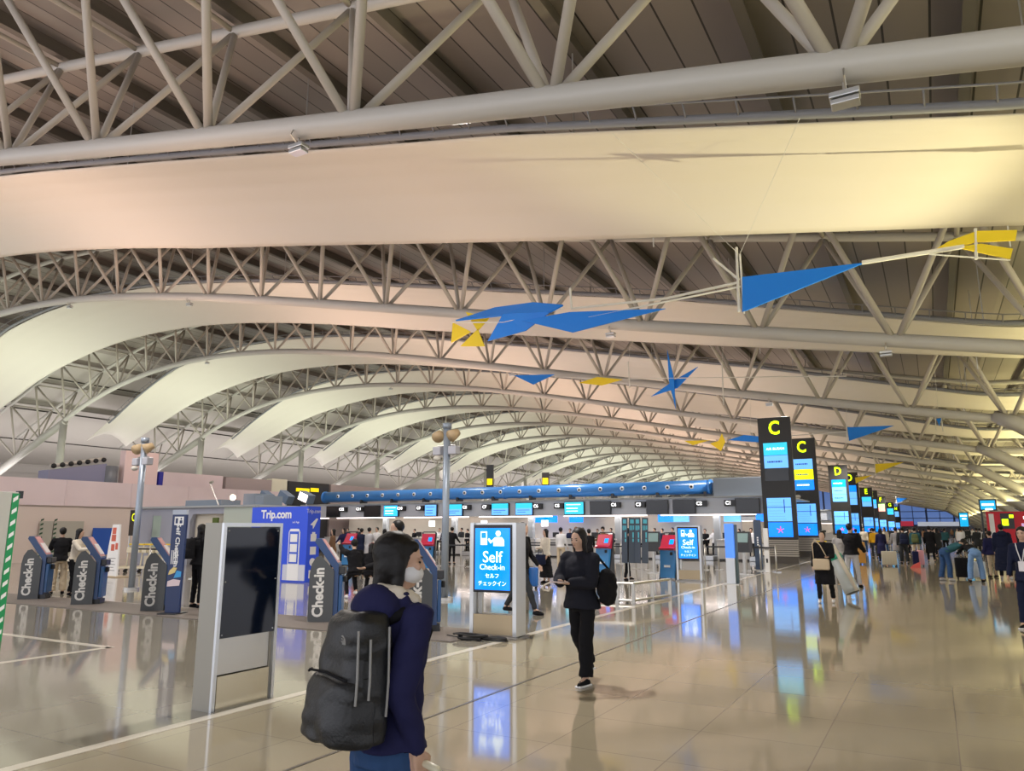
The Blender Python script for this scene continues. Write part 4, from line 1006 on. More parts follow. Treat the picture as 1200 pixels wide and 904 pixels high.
def mob(Y, label, sails, rods, wires, origin):
    r = thing('hanging_mobile', label, 'mobile', origin, group='blue and yellow sail mobiles hanging under the roof')
    O = Vector(origin)
    def V(p): return AY(p[0], p[1], Y + (p[2] if len(p) > 2 else 0)) - O
    for mt, pts in sails:
        s = sail([V(p) for p in pts], mt, r)
    for pts, rad in rods: obj('rod', tube(B_(), [V(p) for p in pts], rad, 6), M_ROD, r)
    for a, zt in wires:
        if isinstance(zt, Vector): obj('hanging_wire', tube(B_(), [V(a), zt - O], 0.007, 4), M_ROD, r); continue
        q = V(a); obj('hanging_wire', tube(B_(), [q, (q.x + zt[0], q.y + zt[1], zb(O.x + q.x + zt[0]) + 4.44 - O.z)], 0.008, 4), M_ROD, r)
    return r
mob(16, 'nearest mobile of large blue and yellow sails on white rods',
    [(M_SB, [(870, 325), (1014, 308), (870, 366)]),
     (M_SB, [(668, 366), (780, 362), (671, 390)]), (M_SB, [(668, 366), (671, 390), (612, 376)]),
     (M_SB, [(534, 376, 0.6), (580, 361, 0.6), (625, 355, 0.3), (660, 358, 0), (645, 366, 0), (590, 370, 0.3)]), (M_SB, [(590, 368, 0.3), (645, 366, 0), (616, 388, 0.2), (572, 400, 0.4)]),
     (M_SY, [(546, 366, 0.9), (574, 372, 0.9), (560, 388, 0.9)]), (M_SY, [(560, 386, 0.9), (568, 406, 0.9), (540, 406, 0.9)]), (M_SY, [(531, 378, 1.0), (552, 389, 1.0), (529, 402, 1.0)]),
     (M_SY, [(1089, 297), (1112, 283), (1145, 284)]), (M_SY, [(1112, 283), (1145, 271), (1192, 270), (1190, 282), (1145, 284)]), (M_SY, [(1120, 290), (1150, 286), (1187, 292), (1184, 304)])],
    [([(866, 331), (780, 350), (669, 362)], 0.03), ([(868, 336), (690, 372)], 0.022), ([(1010, 308), (1130, 289)], 0.045), ([(863, 290), (866, 366)], 0.03), ([(867, 298), (872, 368)], 0.02),
     ([(836, 303), (866, 328)], 0.03), ([(668, 338), (670, 362)], 0.03), ([(529, 378, 0.6), (590, 378, 0.3), (660, 362, 0)], 0.02), ([(1143, 268), (1144, 304)], 0.03), ([(1089, 298), (1184, 305)], 0.015)],
    [((867, 298), AY(937, 139, 13.15)), ((866, 298), AY(716, 155, 13.15))], (-3.2, 16, 6.8))
mob(34, 'second mobile with a blue star of narrow sails and a pale disc',
    [(M_SB, [(602, 440), (650, 439), (625, 451)]), (M_SB, [(782, 410), (790, 445), (792, 480), (784, 447)]), (M_SB, [(763, 465, 0.25), (790, 446, 0.25), (818, 430, 0.25), (794, 455, 0.25)]), (M_SY, [(678, 449), (700, 442), (730, 445), (705, 452)])],
    [([(736, 424), (738, 455)], 0.03), ([(736, 444), (992, 441)], 0.025), ([(846, 425), (848, 475)], 0.03), ([(650, 442), (736, 445)], 0.02)],
    [((737, 424), (0.3, 0.2, 13.4)), ((846, 425), (0.4, 0.3, 12.0))], (-12, 34, 8.6))
q = AY(996, 443, 34)
mob(48, 'third mobile with blue sail and yellow star near the nearest C pylon',
    [(M_SB, [(993, 501), (1048, 499), (995, 517)]), (M_SB, [(853, 516), (872, 510), (893, 512), (893, 519)]), (M_SY, [(832, 520), (842, 517), (846, 508), (850, 518), (845, 529)]), (M_SY, [(802, 517), (832, 516), (812, 522)])],
    [([(992, 498), (993, 519)], 0.03), ([(925, 511), (992, 506)], 0.03), ([(850, 518), (925, 512)], 0.02)],
    [((992, 498), (0.3, 0.2, 11)), ((880, 512), (0.2, 0.2, 12))], (-7, 48, 7.3))
mob(64, 'fourth mobile with yellow sail right of the D pylon',
    [(M_SY, [(1025, 544), (1059, 542), (1026, 555)]), (M_SY, [(1002, 560), (1022, 557), (1003, 567)])],
    [([(1025, 542), (1026, 557)], 0.03), ([(1003, 558), (1026, 550)], 0.02)],
    [((1025, 544), (0.1, 0.1, 10.5))], (-3, 64, 6.5))
mob(97, 'farthest small blue mobile above the end of the hall',
    [(M_SB, [(1050, 584), (1064, 584), (1052, 590)]), (M_SB, [(1090, 490), (1103, 490), (1099, 500)])][:1],
    [([(1050, 582), (1051, 592)], 0.04), ([(1046, 590), (1064, 588)], 0.03)],
    [((1050, 584), (0.1, 0.1, 10.5))], (-5, 97, 5.5))
q = AY(1100, 492, 45)
mob(40.3, 'tiny pale blue mobile near the right end of the fourth truss',
    [(M_SB, [(1097, 491), (1103, 490), (1101, 500)])], [([(1096, 488), (1097, 505)], 0.02), ([(1103, 488), (1105, 506)], 0.02)],
    [((1100, 489), (0.1, 0.1, 9.8))], (0.5, 40.3, 7))

# ---- lit shop fronts below the end windows
r = thing('shop_front', 'lit white and red shop fascia under the end windows', 'shop front', (0, 229, 0))
obj('white_fascia', box(B_(), -26, -14, 0, 0.4, 2.3, 3.4), P('lit_shop_white', (0.75, 0.8, 0.9), 0.4, emit=0.35), r)
obj('red_fascia', box(B_(), -13, -5, 0, 0.4, 2.3, 3.6), P('lit_shop_red', (0.6, 0.04, 0.08), 0.4, emit=0.4), r)
obj('white_fascia', box(B_(), -4, 8, 0, 0.4, 2.3, 3.4), P('lit_shop_white', (0, 0, 0)), r)
obj('wall_panel', box(B_(), -26, 8, 0.1, 0.5, 0, 2.3), P('far_wall_grey', (0, 0, 0)), r)
# ================================================================== PEOPLE
SKIN = P('skin', (0.56, 0.36, 0.26), 0.5)
M_HAIR = P('black_hair', (0.006, 0.005, 0.005), 0.5, bump=0.15, bscale=60, spec=0.3)
M_EYE = P('eye_dark', (0.02, 0.015, 0.012), 0.2)
M_MASK = P('white_mask', (0.75, 0.76, 0.78), 0.6)
def cloth(name, col): return P('cloth_' + name, col, 0.85, bump=0.25, bscale=14, spec=0.15)
CL = dict(black=(0.009, 0.009, 0.011), navy=(0.018, 0.019, 0.066), darknavy=(0.012, 0.016, 0.04), jeans=(0.03, 0.07, 0.17), lightjeans=(0.16, 0.28, 0.50), grey=(0.28, 0.27, 0.27),
          beige=(0.55, 0.45, 0.32), cream=(0.66, 0.60, 0.50), puffer=(0.014, 0.015, 0.022), olive=(0.10, 0.12, 0.05), white=(0.72, 0.72, 0.74), brown=(0.16, 0.09, 0.05), maroon=(0.20, 0.01, 0.02),
          yellow=(0.75, 0.40, 0.02), teal=(0.03, 0.10, 0.12), pink=(0.65, 0.25, 0.33), palegrey=(0.45, 0.45, 0.47), charcoal=(0.03, 0.033, 0.037), steel=(0.09, 0.13, 0.18))
MC = {k: cloth(k, v) for k, v in CL.items()}

def caps(bm, p0, r0, p1, r1, seg=10):
    tube(bm, [p0, p1], [r0, r1], seg); ball(bm, p0, r0, u=seg, v=6); ball(bm, p1, r1, u=seg, v=6)
def stack(bm, rings, seg=16):                          # rings: (centre, rx, ry, tilt matrix)
    rs = []
    for c, rx, ry, M_ in rings:
        rs.append([bm.verts.new(Vector(c) + M_ @ Vector((rx * math.cos(2*PI*k/seg), ry * math.sin(2*PI*k/seg), 0))) for k in range(seg)])
    for a, b in zip(rs, rs[1:]):
        for k in range(seg): bm.faces.new([a[k], a[(k+1) % seg], b[(k+1) % seg], b[k]])
    bm.faces.new(rs[0][::-1]); bm.faces.new(rs[-1])
def remeshed(name, bm, mat, parent, vox, smooth=4, fold=0.0, fscale=0.12):
    me = bpy.data.meshes.new(name); bm.to_mesh(me); bm.free()
    t = bpy.data.objects.new('t', me)
    md = t.modifiers.new('r', 'REMESH'); md.mode = 'VOXEL'; md.voxel_size = vox; md.use_smooth_shade = True
    if smooth:
        sm = t.modifiers.new('s', 'SMOOTH'); sm.factor = 0.5; sm.iterations = smooth
    m2 = bake(t); bpy.data.meshes.remove(me)
    if fold:
        for v in m2.vertices:
            c = v.co
            q = Vector((c.x / fscale, c.y / fscale, c.z / (fscale * 0.55)))
            v.co = c + v.normal * (noise.noise(q) * fold + abs(noise.noise(q * 0.7 + Vector((3, 7, 1)))) * fold * 0.8 - fold * 0.3)
    m2.materials.clear(); m2.materials.append(mat)
    m2.polygons.foreach_set('use_smooth', [True] * len(m2.polygons))
    o = bpy.data.objects.new(name, m2); COL.objects.link(o)
    if parent: o.parent = parent
    return o

def rotX(a): return Matrix.Rotation(a, 3, 'X')
def skeleton(H, pose):
    """faces +Y, right hand at +X; returns joints for a standing figure of height H"""
    s = H / 1.765; J = {}
    g = lambda k, d: pose.get(k, d)
    legs = {}
    for sd, nm in ((1, 'R'), (-1, 'L')):
        h = math.radians(g('hip' + nm, 0)); k = math.radians(g('knee' + nm, 3)); o_ = math.radians(g('out' + nm, 3))
        hipo = Vector((sd * 0.095, 0, 0)) * s
        d1 = Vector((sd * math.sin(o_), math.sin(h), -math.cos(h) * math.cos(o_))).normalized()
        a2 = h - k
        d2 = Vector((sd * math.sin(o_) * 0.6, math.sin(a2), -math.cos(a2))).normalized()
        kn = hipo + d1 * 0.415 * s; an = kn + d2 * 0.405 * s
        legs[nm] = (hipo, kn, an, a2)
    low = min(l[2].z - 0.085 * s for l in legs.values())
    P0 = Vector((0, 0, -low)) + Vector((0, 0, 0))
    J['pel'] = P0
    for nm, (a, b, c, a2) in legs.items():
        J['hip' + nm] = P0 + a; J['kn' + nm] = P0 + b; J['an' + nm] = P0 + c; J['fa' + nm] = g('foot' + nm, -math.degrees(a2) * 0.0)
    T = rotX(-math.radians(g('lean', 2)))
    J['T'] = T
    up = lambda x, y, z: P0 + T @ (Vector((x, y, z)) * s)
    J['waist'] = up(0, 0, 0.16); J['chest'] = up(0, 0.0, 0.38); J['neck'] = up(0, -0.01, 0.55)
    hT = T @ rotX(-math.radians(g('headp', 0) - g('lean', 2) * 0.6 * 0)) @ Matrix.Rotation(math.radians(g('heady', 0)), 3, 'Z')
    J['hT'] = hT; J['headb'] = J['neck'] + T @ Vector((0, 0.0, 0.05)) * s; J['head'] = J['headb'] + hT @ Vector((0, 0.012, 0.115)) * s
    for sd, nm in ((1, 'R'), (-1, 'L')):
        sh = up(sd * 0.175, -0.005, 0.485)
        a = math.radians(g('arm' + nm, 5)); o_ = math.radians(g('aout' + nm, 9)); e = math.radians(g('elb' + nm, 15)); tw = math.radians(g('in' + nm, 0))
        d1 = Vector((sd * math.sin(o_), math.sin(a) * math.cos(o_), -math.cos(a) * math.cos(o_))).normalized()
        el = sh + d1 * 0.275 * s
        a3 = a + e
        d2 = Vector((-sd * math.sin(tw) + sd * math.sin(o_) * 0.5 * (0 if tw else 1), math.sin(a3) * math.cos(tw), -math.cos(a3) * math.cos(tw))).normalized()
        wr = el + d2 * 0.245 * s
        J['sh' + nm] = sh; J['el' + nm] = el; J['wr' + nm] = wr; J['hd' + nm] = d2
    J['s'] = s
    return J

def hand(bm, J, nm, detail, curl=25):
    s = J['s']; sd = 1 if nm == 'R' else -1
    d = J['hd' + nm]; wr = J['wr' + nm]
    side = Vector((0, 0, 1)).cross(d)
    if side.length < 0.3: side = Vector((0, 1, 0))
    side = (side - d * side.dot(d)).normalized()          # across the knuckles
    if abs(d.z) > 0.8:
        side = Vector((0, 1, 0)); side = (side - d * side.dot(d)).normalized()
        nrm = Vector((-sd, 0, 0))                          # palm faces the thigh
    else:
        nrm = Vector((0, 0, 1)) if sd > 0 else Vector((0, 0, 1)); side = side * 1.0
    nrm = (nrm - d * nrm.dot(d)).normalized()
    caps(bm, wr - d * 0.03 * s, 0.026 * s, wr + d * 0.01 * s, 0.024 * s)
    for k in range(4):
        o_ = (k - 1.5) * 0.019 * s
        kn = wr + d * (0.085 - abs(k - 1.3) * 0.004) * s + side * o_
        caps(bm, wr + d * 0.012 * s + side * o_ * 0.6, 0.014 * s, kn, 0.0115 * s, 8)
        if detail:
            L_ = [0.072, 0.082, 0.076, 0.060][k if True else k] * s
            a = math.radians(curl); p = kn; dd = d
            for i, f in enumerate((0.45, 0.32, 0.23)):
                dd = (dd * math.cos(a * (0.5 + 0.35 * i)) + nrm * math.sin(a * (0.5 + 0.35 * i))).normalized()
                q = p + dd * L_ * f; caps(bm, p, (0.0098 - 0.001 * i) * s, q, (0.0090 - 0.001 * i) * s, 8); p = q
        else:
            dd = (d + nrm * 0.5).normalized(); caps(bm, kn, 0.011 * s, kn + dd * 0.05 * s, 0.010 * s, 8)
    tb = wr + d * 0.03 * s + side * 0.026 * s
    t1 = tb + (d * 0.6 + side * 0.6 + nrm * 0.35).normalized() * 0.034 * s
    t2 = t1 + (d * 0.8 + side * 0.15 + nrm * 0.5).normalized() * 0.028 * s
    caps(bm, tb, 0.014 * s, t1, 0.0115 * s, 8); caps(bm, t1, 0.011 * s, t2, 0.009 * s, 8)

def person(label, loc, rz, H=1.66, pose=None, top='black', bottom='black', hem=0.0, puff=0.0, flare=0.0, hair='short', shoes='black', hood=False, vox=0.02, hat=None, mask=False,
           hero=False, skirt=False, haircol=None, curl=25, name='person', hoodcol=None, sleeve=1.0, coatflare=0.03, group=None):
    pose = pose or {}
    J = skeleton(H, pose); s = J['s']; T = J['T']; hT = J['hT']
    r = thing(name, label, 'person', loc, rz, group)
    v = vox
    # ---- body: one continuous surface
    bm = B_(); I3 = Matrix.Identity(3)
    up = lambda x, y, z: J['pel'] + T @ (Vector((x, y, z)) * s)
    stack(bm, [(up(0, -0.01, -0.10), 0.11*s, 0.09*s, T), (up(0, -0.01, 0.0), 0.16*s, 0.11*s, T), (up(0, 0, 0.16), 0.125*s, 0.095*s, T), (up(0, 0.0, 0.38), 0.155*s, 0.11*s, T),
               (up(0, -0.005, 0.47), 0.15*s, 0.09*s, T), (up(0, -0.01, 0.53), 0.07*s, 0.06*s, T)])
    caps(bm, up(0, -0.01, 0.50), 0.055*s, J['headb'] + hT @ Vector((0, 0.005, 0.03)) * s, 0.05*s)
    hc = J['head']; hq = lambda x, y, z: hc + hT @ (Vector((x, y, z)) * s)
    ball(bm, hq(0, -0.012, 0.025), (0.074*s, 0.092*s, 0.088*s), hT, 18, 12)
    ball(bm, hq(0, 0.018, -0.035), (0.060*s, 0.066*s, 0.082*s), hT, 16, 12)
    ball(bm, hq(0, 0.05, -0.085), (0.026*s, 0.024*s, 0.024*s), hT)
    if vox < 0.013:
        caps(bm, hq(0, 0.083, 0.012), 0.009*s, hq(0, 0.098, -0.022), 0.0125*s, 8)
        ball(bm, hq(0, 0.080, -0.052), (0.022*s, 0.011*s, 0.009*s), hT)
        for e in (-1, 1):
            ball(bm, hq(e * 0.074, -0.005, -0.01), (0.010*s, 0.018*s, 0.030*s), hT)
            ball(bm, hq(e * 0.035, 0.068, -0.02), (0.022*s, 0.018*s, 0.02*s), hT)
            ball(bm, hq(e * 0.032, 0.077, 0.024), (0.020*s, 0.010*s, 0.007*s), hT)
    for sd, nm in ((1, 'R'), (-1, 'L')):
        caps(bm, J['hip' + nm], 0.085*s, J['kn' + nm], 0.052*s); caps(bm, J['kn' + nm], 0.052*s, J['an' + nm], 0.035*s)
        caps(bm, J['an' + nm], 0.036*s, J['an' + nm] + Vector((0, 0.13*s, -0.055*s)), 0.026*s)
        caps(bm, J['sh' + nm], 0.048*s, J['el' + nm], 0.037*s); caps(bm, J['el' + nm], 0.037*s, J['wr' + nm], 0.025*s)
        hand(bm, J, nm, vox < 0.013, curl)
    remeshed('body', bm, SKIN, r, 0.0075 if hero else min(v, 0.016), 2 if vox < 0.013 else 3)
    # eyes
    if vox < 0.013:
        for e in (-1, 1):
            obj('eye', ball(B_(), hq(e * 0.031, 0.0765, 0.0), (0.013*s, 0.006*s, 0.006*s), hT), M_EYE, r, True)
            obj('eyebrow', tube(B_(), [hq(e * 0.018, 0.087, 0.022), hq(e * 0.045, 0.077, 0.024)], 0.004 * s, 6), M_HAIR, r)
        obj('mouth', ball(B_(), hq(0, 0.0885, -0.053), (0.018*s, 0.005*s, 0.004*s), hT), P('lips', (0.42, 0.16, 0.14), 0.5), r, True)
    if mask:
        bm = B_(); ball(bm, hq(0, 0.028, -0.048), (0.066*s, 0.074*s, 0.050*s), hT, 18, 12); obj('face_mask', bm, M_MASK, r, True)
    # ---- trousers
    bm = B_(); fl = flare
    stack(bm, [(up(0, -0.01, -0.10), 0.13*s, 0.115*s, T), (up(0, -0.012, 0.0), 0.172*s, 0.125*s, T), (up(0, 0, 0.10), 0.145*s, 0.11*s, T)])
    if pose.get('lean', 0) > 30: ball(bm, J['pel'] + Vector((0, 0.0, 0.0)), (0.19*s, 0.165*s, 0.15*s)); ball(bm, up(0, -0.01, 0.06), (0.175*s, 0.14*s, 0.14*s), T)
    for sd, nm in ((1, 'R'), (-1, 'L')):
        an = J['an' + nm]; kn = J['kn' + nm]; hp = J['hip' + nm]
        caps(bm, hp, 0.092*s, kn, (0.066 + fl * 0.6)*s, 12)
        e2 = kn.lerp(an, 0.96); tube(bm, [kn, kn.lerp(an, 0.5), e2], [(0.066 + fl * 0.6)*s, (0.058 + fl * 0.8)*s, (0.052 + fl)*s], 12); ball(bm, kn, (0.066 + fl * 0.6)*s)
    if not skirt: remeshed('trousers', bm, MC[bottom], r, v, 2, 0.010 if vox < 0.02 else 0, 0.10)
    else:
        bm.free(); bm = B_(); m_ = (J['anL'] + J['anR']) * 0.5
        mz = (J['knL'] + J['knR']) * 0.5
        stack(bm, [(up(0, 0, 0.10), 0.14*s, 0.11*s, T), (up(0, 0, -0.05), 0.18*s, 0.14*s, T), (Vector((mz.x, mz.y, mz.z)), 0.22*s, 0.19*s, I3), (m_.lerp(mz, 0.25), 0.25*s, 0.22*s, I3)][::-1])
        remeshed('skirt', bm, MC[bottom], r, v, 2, 0.012, 0.08)
    # ---- shoes
    for sd, nm in ((1, 'R'), (-1, 'L')):
        an = J['an' + nm]; bm = B_()
        tp = -0.10 if pose.get('toe' + nm) else 0.0
        caps(bm, an + Vector((0, -0.02, -0.045)) * s, 0.040*s, an + Vector((0, 0.10, -0.055 + tp)) * s, 0.036*s)
        caps(bm, an + Vector((0, 0.02, -0.02)) * s, 0.042*s, an + Vector((0, 0.14, -0.060 + tp)) * s, 0.028*s)
        zc = an.z - 0.085 * s
        sh = remeshed('shoe', bm, MC[shoes], r, 0.014 if vox < 0.02 else v, 2)
        if vox < 0.013:
            so = B_(); box(so, an.x - 0.042*s, an.x + 0.042*s, an.y - 0.06*s, an.y + 0.165*s, zc, zc + 0.022, bev=0.008); obj('sole', so, MC['white'], sh)
    # ---- top / coat
    bm = B_(); p_ = puff
    hz = hem
    rings = [(up(0, 0, 0.10), (0.150 + p_)*s, (0.115 + p_)*s, T), (up(0, 0.0, 0.25), (0.150 + p_)*s, (0.118 + p_)*s, T), (up(0, 0.0, 0.38), (0.178 + p_)*s, (0.125 + p_)*s, T),
             (up(0, -0.005, 0.47), (0.165 + p_)*s, (0.105 + p_ * 0.7)*s, T), (up(0, -0.01, 0.53), (0.095)*s, 0.078*s, T), (up(0, -0.008, 0.575), 0.062*s, 0.060*s, T)]
    lowr = [(up(0, -0.008, -0.02), (0.200 + p_)*s, (0.150 + p_)*s, T)]
    z = -0.02
    while z > -hz - 0.02:
        z -= 0.12
        if -z > hz: z = -hz - 0.021
        w_ = coatflare * min(1, (-z) / 0.5)
        lowr.insert(0, (J['pel'] + (T @ Vector((0, -0.005, z * 0.3)) + Vector((0, 0, z * 0.7))) * s, (0.200 + p_ + w_)*s, (0.152 + p_ + w_)*s, I3))
    stack(bm, lowr + rings)
    for sd, nm in ((1, 'R'), (-1, 'L')):
        sh, el, wr = J['sh' + nm], J['el' + nm], J['wr' + nm]
        caps(bm, sh, (0.066 + p_ * 0.7)*s, el, (0.054 + p_ * 0.8)*s, 12)
        caps(bm, el, (0.054 + p_ * 0.8)*s, el.lerp(wr, 0.93 * sleeve), (0.040 + p_ * 0.5)*s, 12)
        caps(bm, up(sd * 0.08, -0.01, 0.50), 0.06*s, sh, (0.064 + p_ * 0.6)*s, 12)
    if hood:
        ball(bm, up(0, -0.105, 0.525), (0.145*s, 0.085*s, 0.10*s), T, 16, 10); caps(bm, up(-0.09, -0.03, 0.565), 0.035*s, up(0.09, -0.03, 0.565), 0.035*s)
    ct = remeshed('jacket' if hem < 0.35 else 'coat', bm, MC[top], r, 0.010 if hero else v, 2, (0.014 if hero else 0.009) if vox < 0.02 else 0, 0.11)
    if hoodcol:
        bm = B_()
        pts = [up(0.085 * math.cos(a), 0.07 * math.sin(a) - 0.012, 0.560 + 0.02 * -math.sin(a)) for a in [i * PI / 8 for i in range(17)]]
        cr = 0.046 if hero else 0.034; tube(bm, pts, cr*s, 8); ball(bm, up(0, -0.085, 0.555), (0.10*s, 0.05*s, 0.06*s), T)
        remeshed('collar', bm, MC[hoodcol], r, 0.012, 1, 0.01, 0.03)
    # ---- hair / hat
    hm = haircol or M_HAIR
    bm = B_()
    ball(bm, hq(0, -0.032, 0.038), (0.088*s, 0.100*s, 0.092*s), hT, 18, 12)
    if hair in ('bob', 'long'):
        L_ = 0.15 if hair == 'bob' else 0.26
        ball(bm, hq(0, -0.045, -0.02), (0.088*s, 0.072*s, 0.10*s), hT, 16, 10)
        for e in (-1, 1): caps(bm, hq(e * 0.066, -0.01, 0.0), 0.032*s, hq(e * 0.068, -0.012, -L_), 0.022*s)
        caps(bm, hq(0, -0.06, 0.0), 0.06*s, hq(0, -0.07, -L_), 0.045*s); caps(bm, hq(-0.055, -0.045, -L_), 0.032*s, hq(0.055, -0.045, -L_), 0.032*s)
        if hair == 'bob' and vox < 0.013: caps(bm, hq(-0.042, 0.046, 0.066), 0.024*s, hq(0.042, 0.046, 0.066), 0.024*s)
    elif hair == 'bun':
        ball(bm, hq(0, -0.10, 0.05), 0.042*s)
        ball(bm, hq(0, -0.05, -0.01), (0.078*s, 0.055*s, 0.07*s), hT)
    else:
        ball(bm, hq(0, -0.045, 0.0), (0.080*s, 0.06*s, 0.075*s), hT)
    remeshed('hair', bm, hm, r, min(v, 0.010), 2, 0.0025 if vox < 0.02 else 0, 0.03)
    if hat:
        bm = B_(); ball(bm, hq(0, -0.015, 0.055), (0.094*s, 0.105*s, 0.085*s), hT, 18, 12); tube(bm, [hq(0, -0.012, 0.03), hq(0, -0.014, 0.06)], [0.10*s, 0.10*s], 18)
        remeshed('beanie', bm, MC[hat], r, 0.012, 2, 0.004, 0.03)
    return r, J

def at_hand(r, J, k):                                  # world point of a joint
    return Matrix.Translation(r.location) @ Matrix.Rotation(r.rotation_euler.z, 4, 'Z') @ J[k]
def facing(px, py):                                    # heading (deg from +Y, ccw) helper
    return 0

def backpack(label, loc, rz, mat, S=1.0, tilt=0.0, detail=False):
    r = thing('backpack', label, 'backpack', loc, rz); r.rotation_euler = (tilt, 0, rz)
    bm = B_()
    W_, D_, H_ = 0.17 * S, 0.105 * S, 0.238 * S
    rings = []
    for z, w_, d_ in ((-1, 0.97, 1.05), (-0.95, 1.02, 1.15), (-0.5, 1.04, 1.15), (0, 1.0, 1.0), (0.5, 0.94, 0.85), (0.85, 0.84, 0.66), (1.0, 0.62, 0.45)):
        rings.append((z, w_, d_))
    seg = 24; RS = []
    for z, w_, d_ in rings:
        ring = []
        for k in range(seg):
            a = 2 * PI * k / seg; cx, cy = math.cos(a), math.sin(a)
            e = 0.55
            x = abs(cx) ** e * (1 if cx > 0 else -1) * W_ * w_; y = abs(cy) ** e * (1 if cy > 0 else -1) * D_
            if y < 0: y *= d_
            ring.append(bm.verts.new((x, y, z * H_)))
        RS.append(ring)
    for a, b in zip(RS, RS[1:]):
        for k in range(seg): bm.faces.new([a[k], a[(k+1) % seg], b[(k+1) % seg], b[k]])
    bm.faces.new(RS[0][::-1]); bm.faces.new(RS[-1])
    if detail: body = remeshed('pack_body', bm, mat, r, 0.010, 2, 0.012, 0.13)
    else: body = obj('pack_body', bm, mat, r, True)
    bm = B_()                                          # front pocket, lower half, bulging
    PR = []
    for z, w_, d_ in ((-1.0, 0.95, 1.30), (-0.94, 1.03, 1.46), (-0.55, 1.06, 1.46), (-0.25, 1.05, 1.36), (-0.06, 1.01, 1.20), (0.0, 0.98, 1.0)):
        ring = []
        for k in range(20):
            a = 2 * PI * k / 20; cx, cy = math.cos(a), math.sin(a); e = 0.5
            ring.append(bm.verts.new((abs(cx) ** e * (1 if cx > 0 else -1) * W_ * w_, abs(cy) ** e * (1 if cy > 0 else -1) * (D_ * 0.3 if cy > 0 else D_ * d_), z * H_)))
        PR.append(ring)
    for A_, B_2 in zip(PR, PR[1:]):
        for k in range(20): bm.faces.new([A_[k], A_[(k+1) % 20], B_2[(k+1) % 20], B_2[k]])
    bm.faces.new(PR[0][::-1]); bm.faces.new(PR[-1])
    (remeshed('front_pocket', bm, mat, r, 0.010, 2, 0.012, 0.10) if detail else obj('front_pocket', bm, mat, r, True))
    obj('top_handle', tube(B_(), [(-0.035*S, 0.05*S, H_ * 0.97), (-0.03*S, 0.05*S, H_ * 1.10), (0.03*S, 0.05*S, H_ * 1.10), (0.035*S, 0.05*S, H_ * 0.97)], 0.010*S, 8), MC['black'], r, True)
    zp = P('zip_grey', (0.28, 0.28, 0.27), 0.5)
    if detail:
        # zips running over the sides
        for sx_ in (1,):
            for off, zz0, zz1, yy in ((0.985, -0.55, 0.80, 0.55), (1.035, -0.28, 0.62, -0.25), (1.0, -0.35, 0.75, -0.72)):
                pts = [(W_ * off * (1.05 - 0.16 * max(0, (zz0 + (zz1 - zz0) * t / 8))) + 0.003, D_ * yy, H_ * (zz0 + (zz1 - zz0) * t / 8)) for t in range(9)]
                obj('zip', tube(B_(), pts, 0.0045, 6), zp, r)
        pts = [(W_ * 0.95 * math.sin(t * PI / 10 - PI / 2), -D_ * (1.02 + 0.10 * math.cos(t * PI / 10 - PI / 2)), H_ * (0.06 - 0.05 * abs(math.sin(t * PI / 10 - PI / 2)))) for t in range(11)]
        obj('zip', tube(B_(), pts, 0.005, 6), MC['black'], r)
        obj('zip_puller', tube(B_(), [(-W_ * 0.98, -D_ * 0.9, H_ * 0.02), (-W_ * 1.02, -D_ * 1.05, -H_ * 0.03)], 0.005, 6), MC['black'], r)
        # small curved emblem and lettering stand-in as worn on the upper front
        bm = B_()
        for i in range(3):
            rr_ = 0.010 + 0.009 * i
            tube(bm, [(0.075 + rr_ * math.cos(a), -D_ * 0.93 - 0.004, H_ * 0.52 + rr_ * math.sin(a)) for a in [k * PI / 12 for k in range(7)]], 0.0025, 5)
        obj('emblem', bm, zp, r)
    st = MC['black']
    for sd in (-1, 1):
        pts = [(sd * 0.07*S, D_ * 0.9, H_ * 0.88), (sd * 0.10*S, D_ + 0.06*S, H_ * 1.0), (sd * 0.115*S, D_ + 0.12*S, H_ * 0.98), (sd * 0.12*S, D_ + 0.150*S, H_ * 0.70), (sd * 0.11*S, D_ + 0.130*S, H_ * 0.3), (sd * 0.110*S, D_ + 0.08*S, -H_ * 0.25), (sd * 0.14*S, D_ * 0.85, -H_ * 0.6)]
        bm = B_(); rr_ = 0.026 * S if detail else 0.02 * S
        tube(bm, pts[:5], [rr_, rr_, rr_, rr_, rr_ * 0.8], 8); obj('shoulder_strap', bm, st, r, True)
    return r

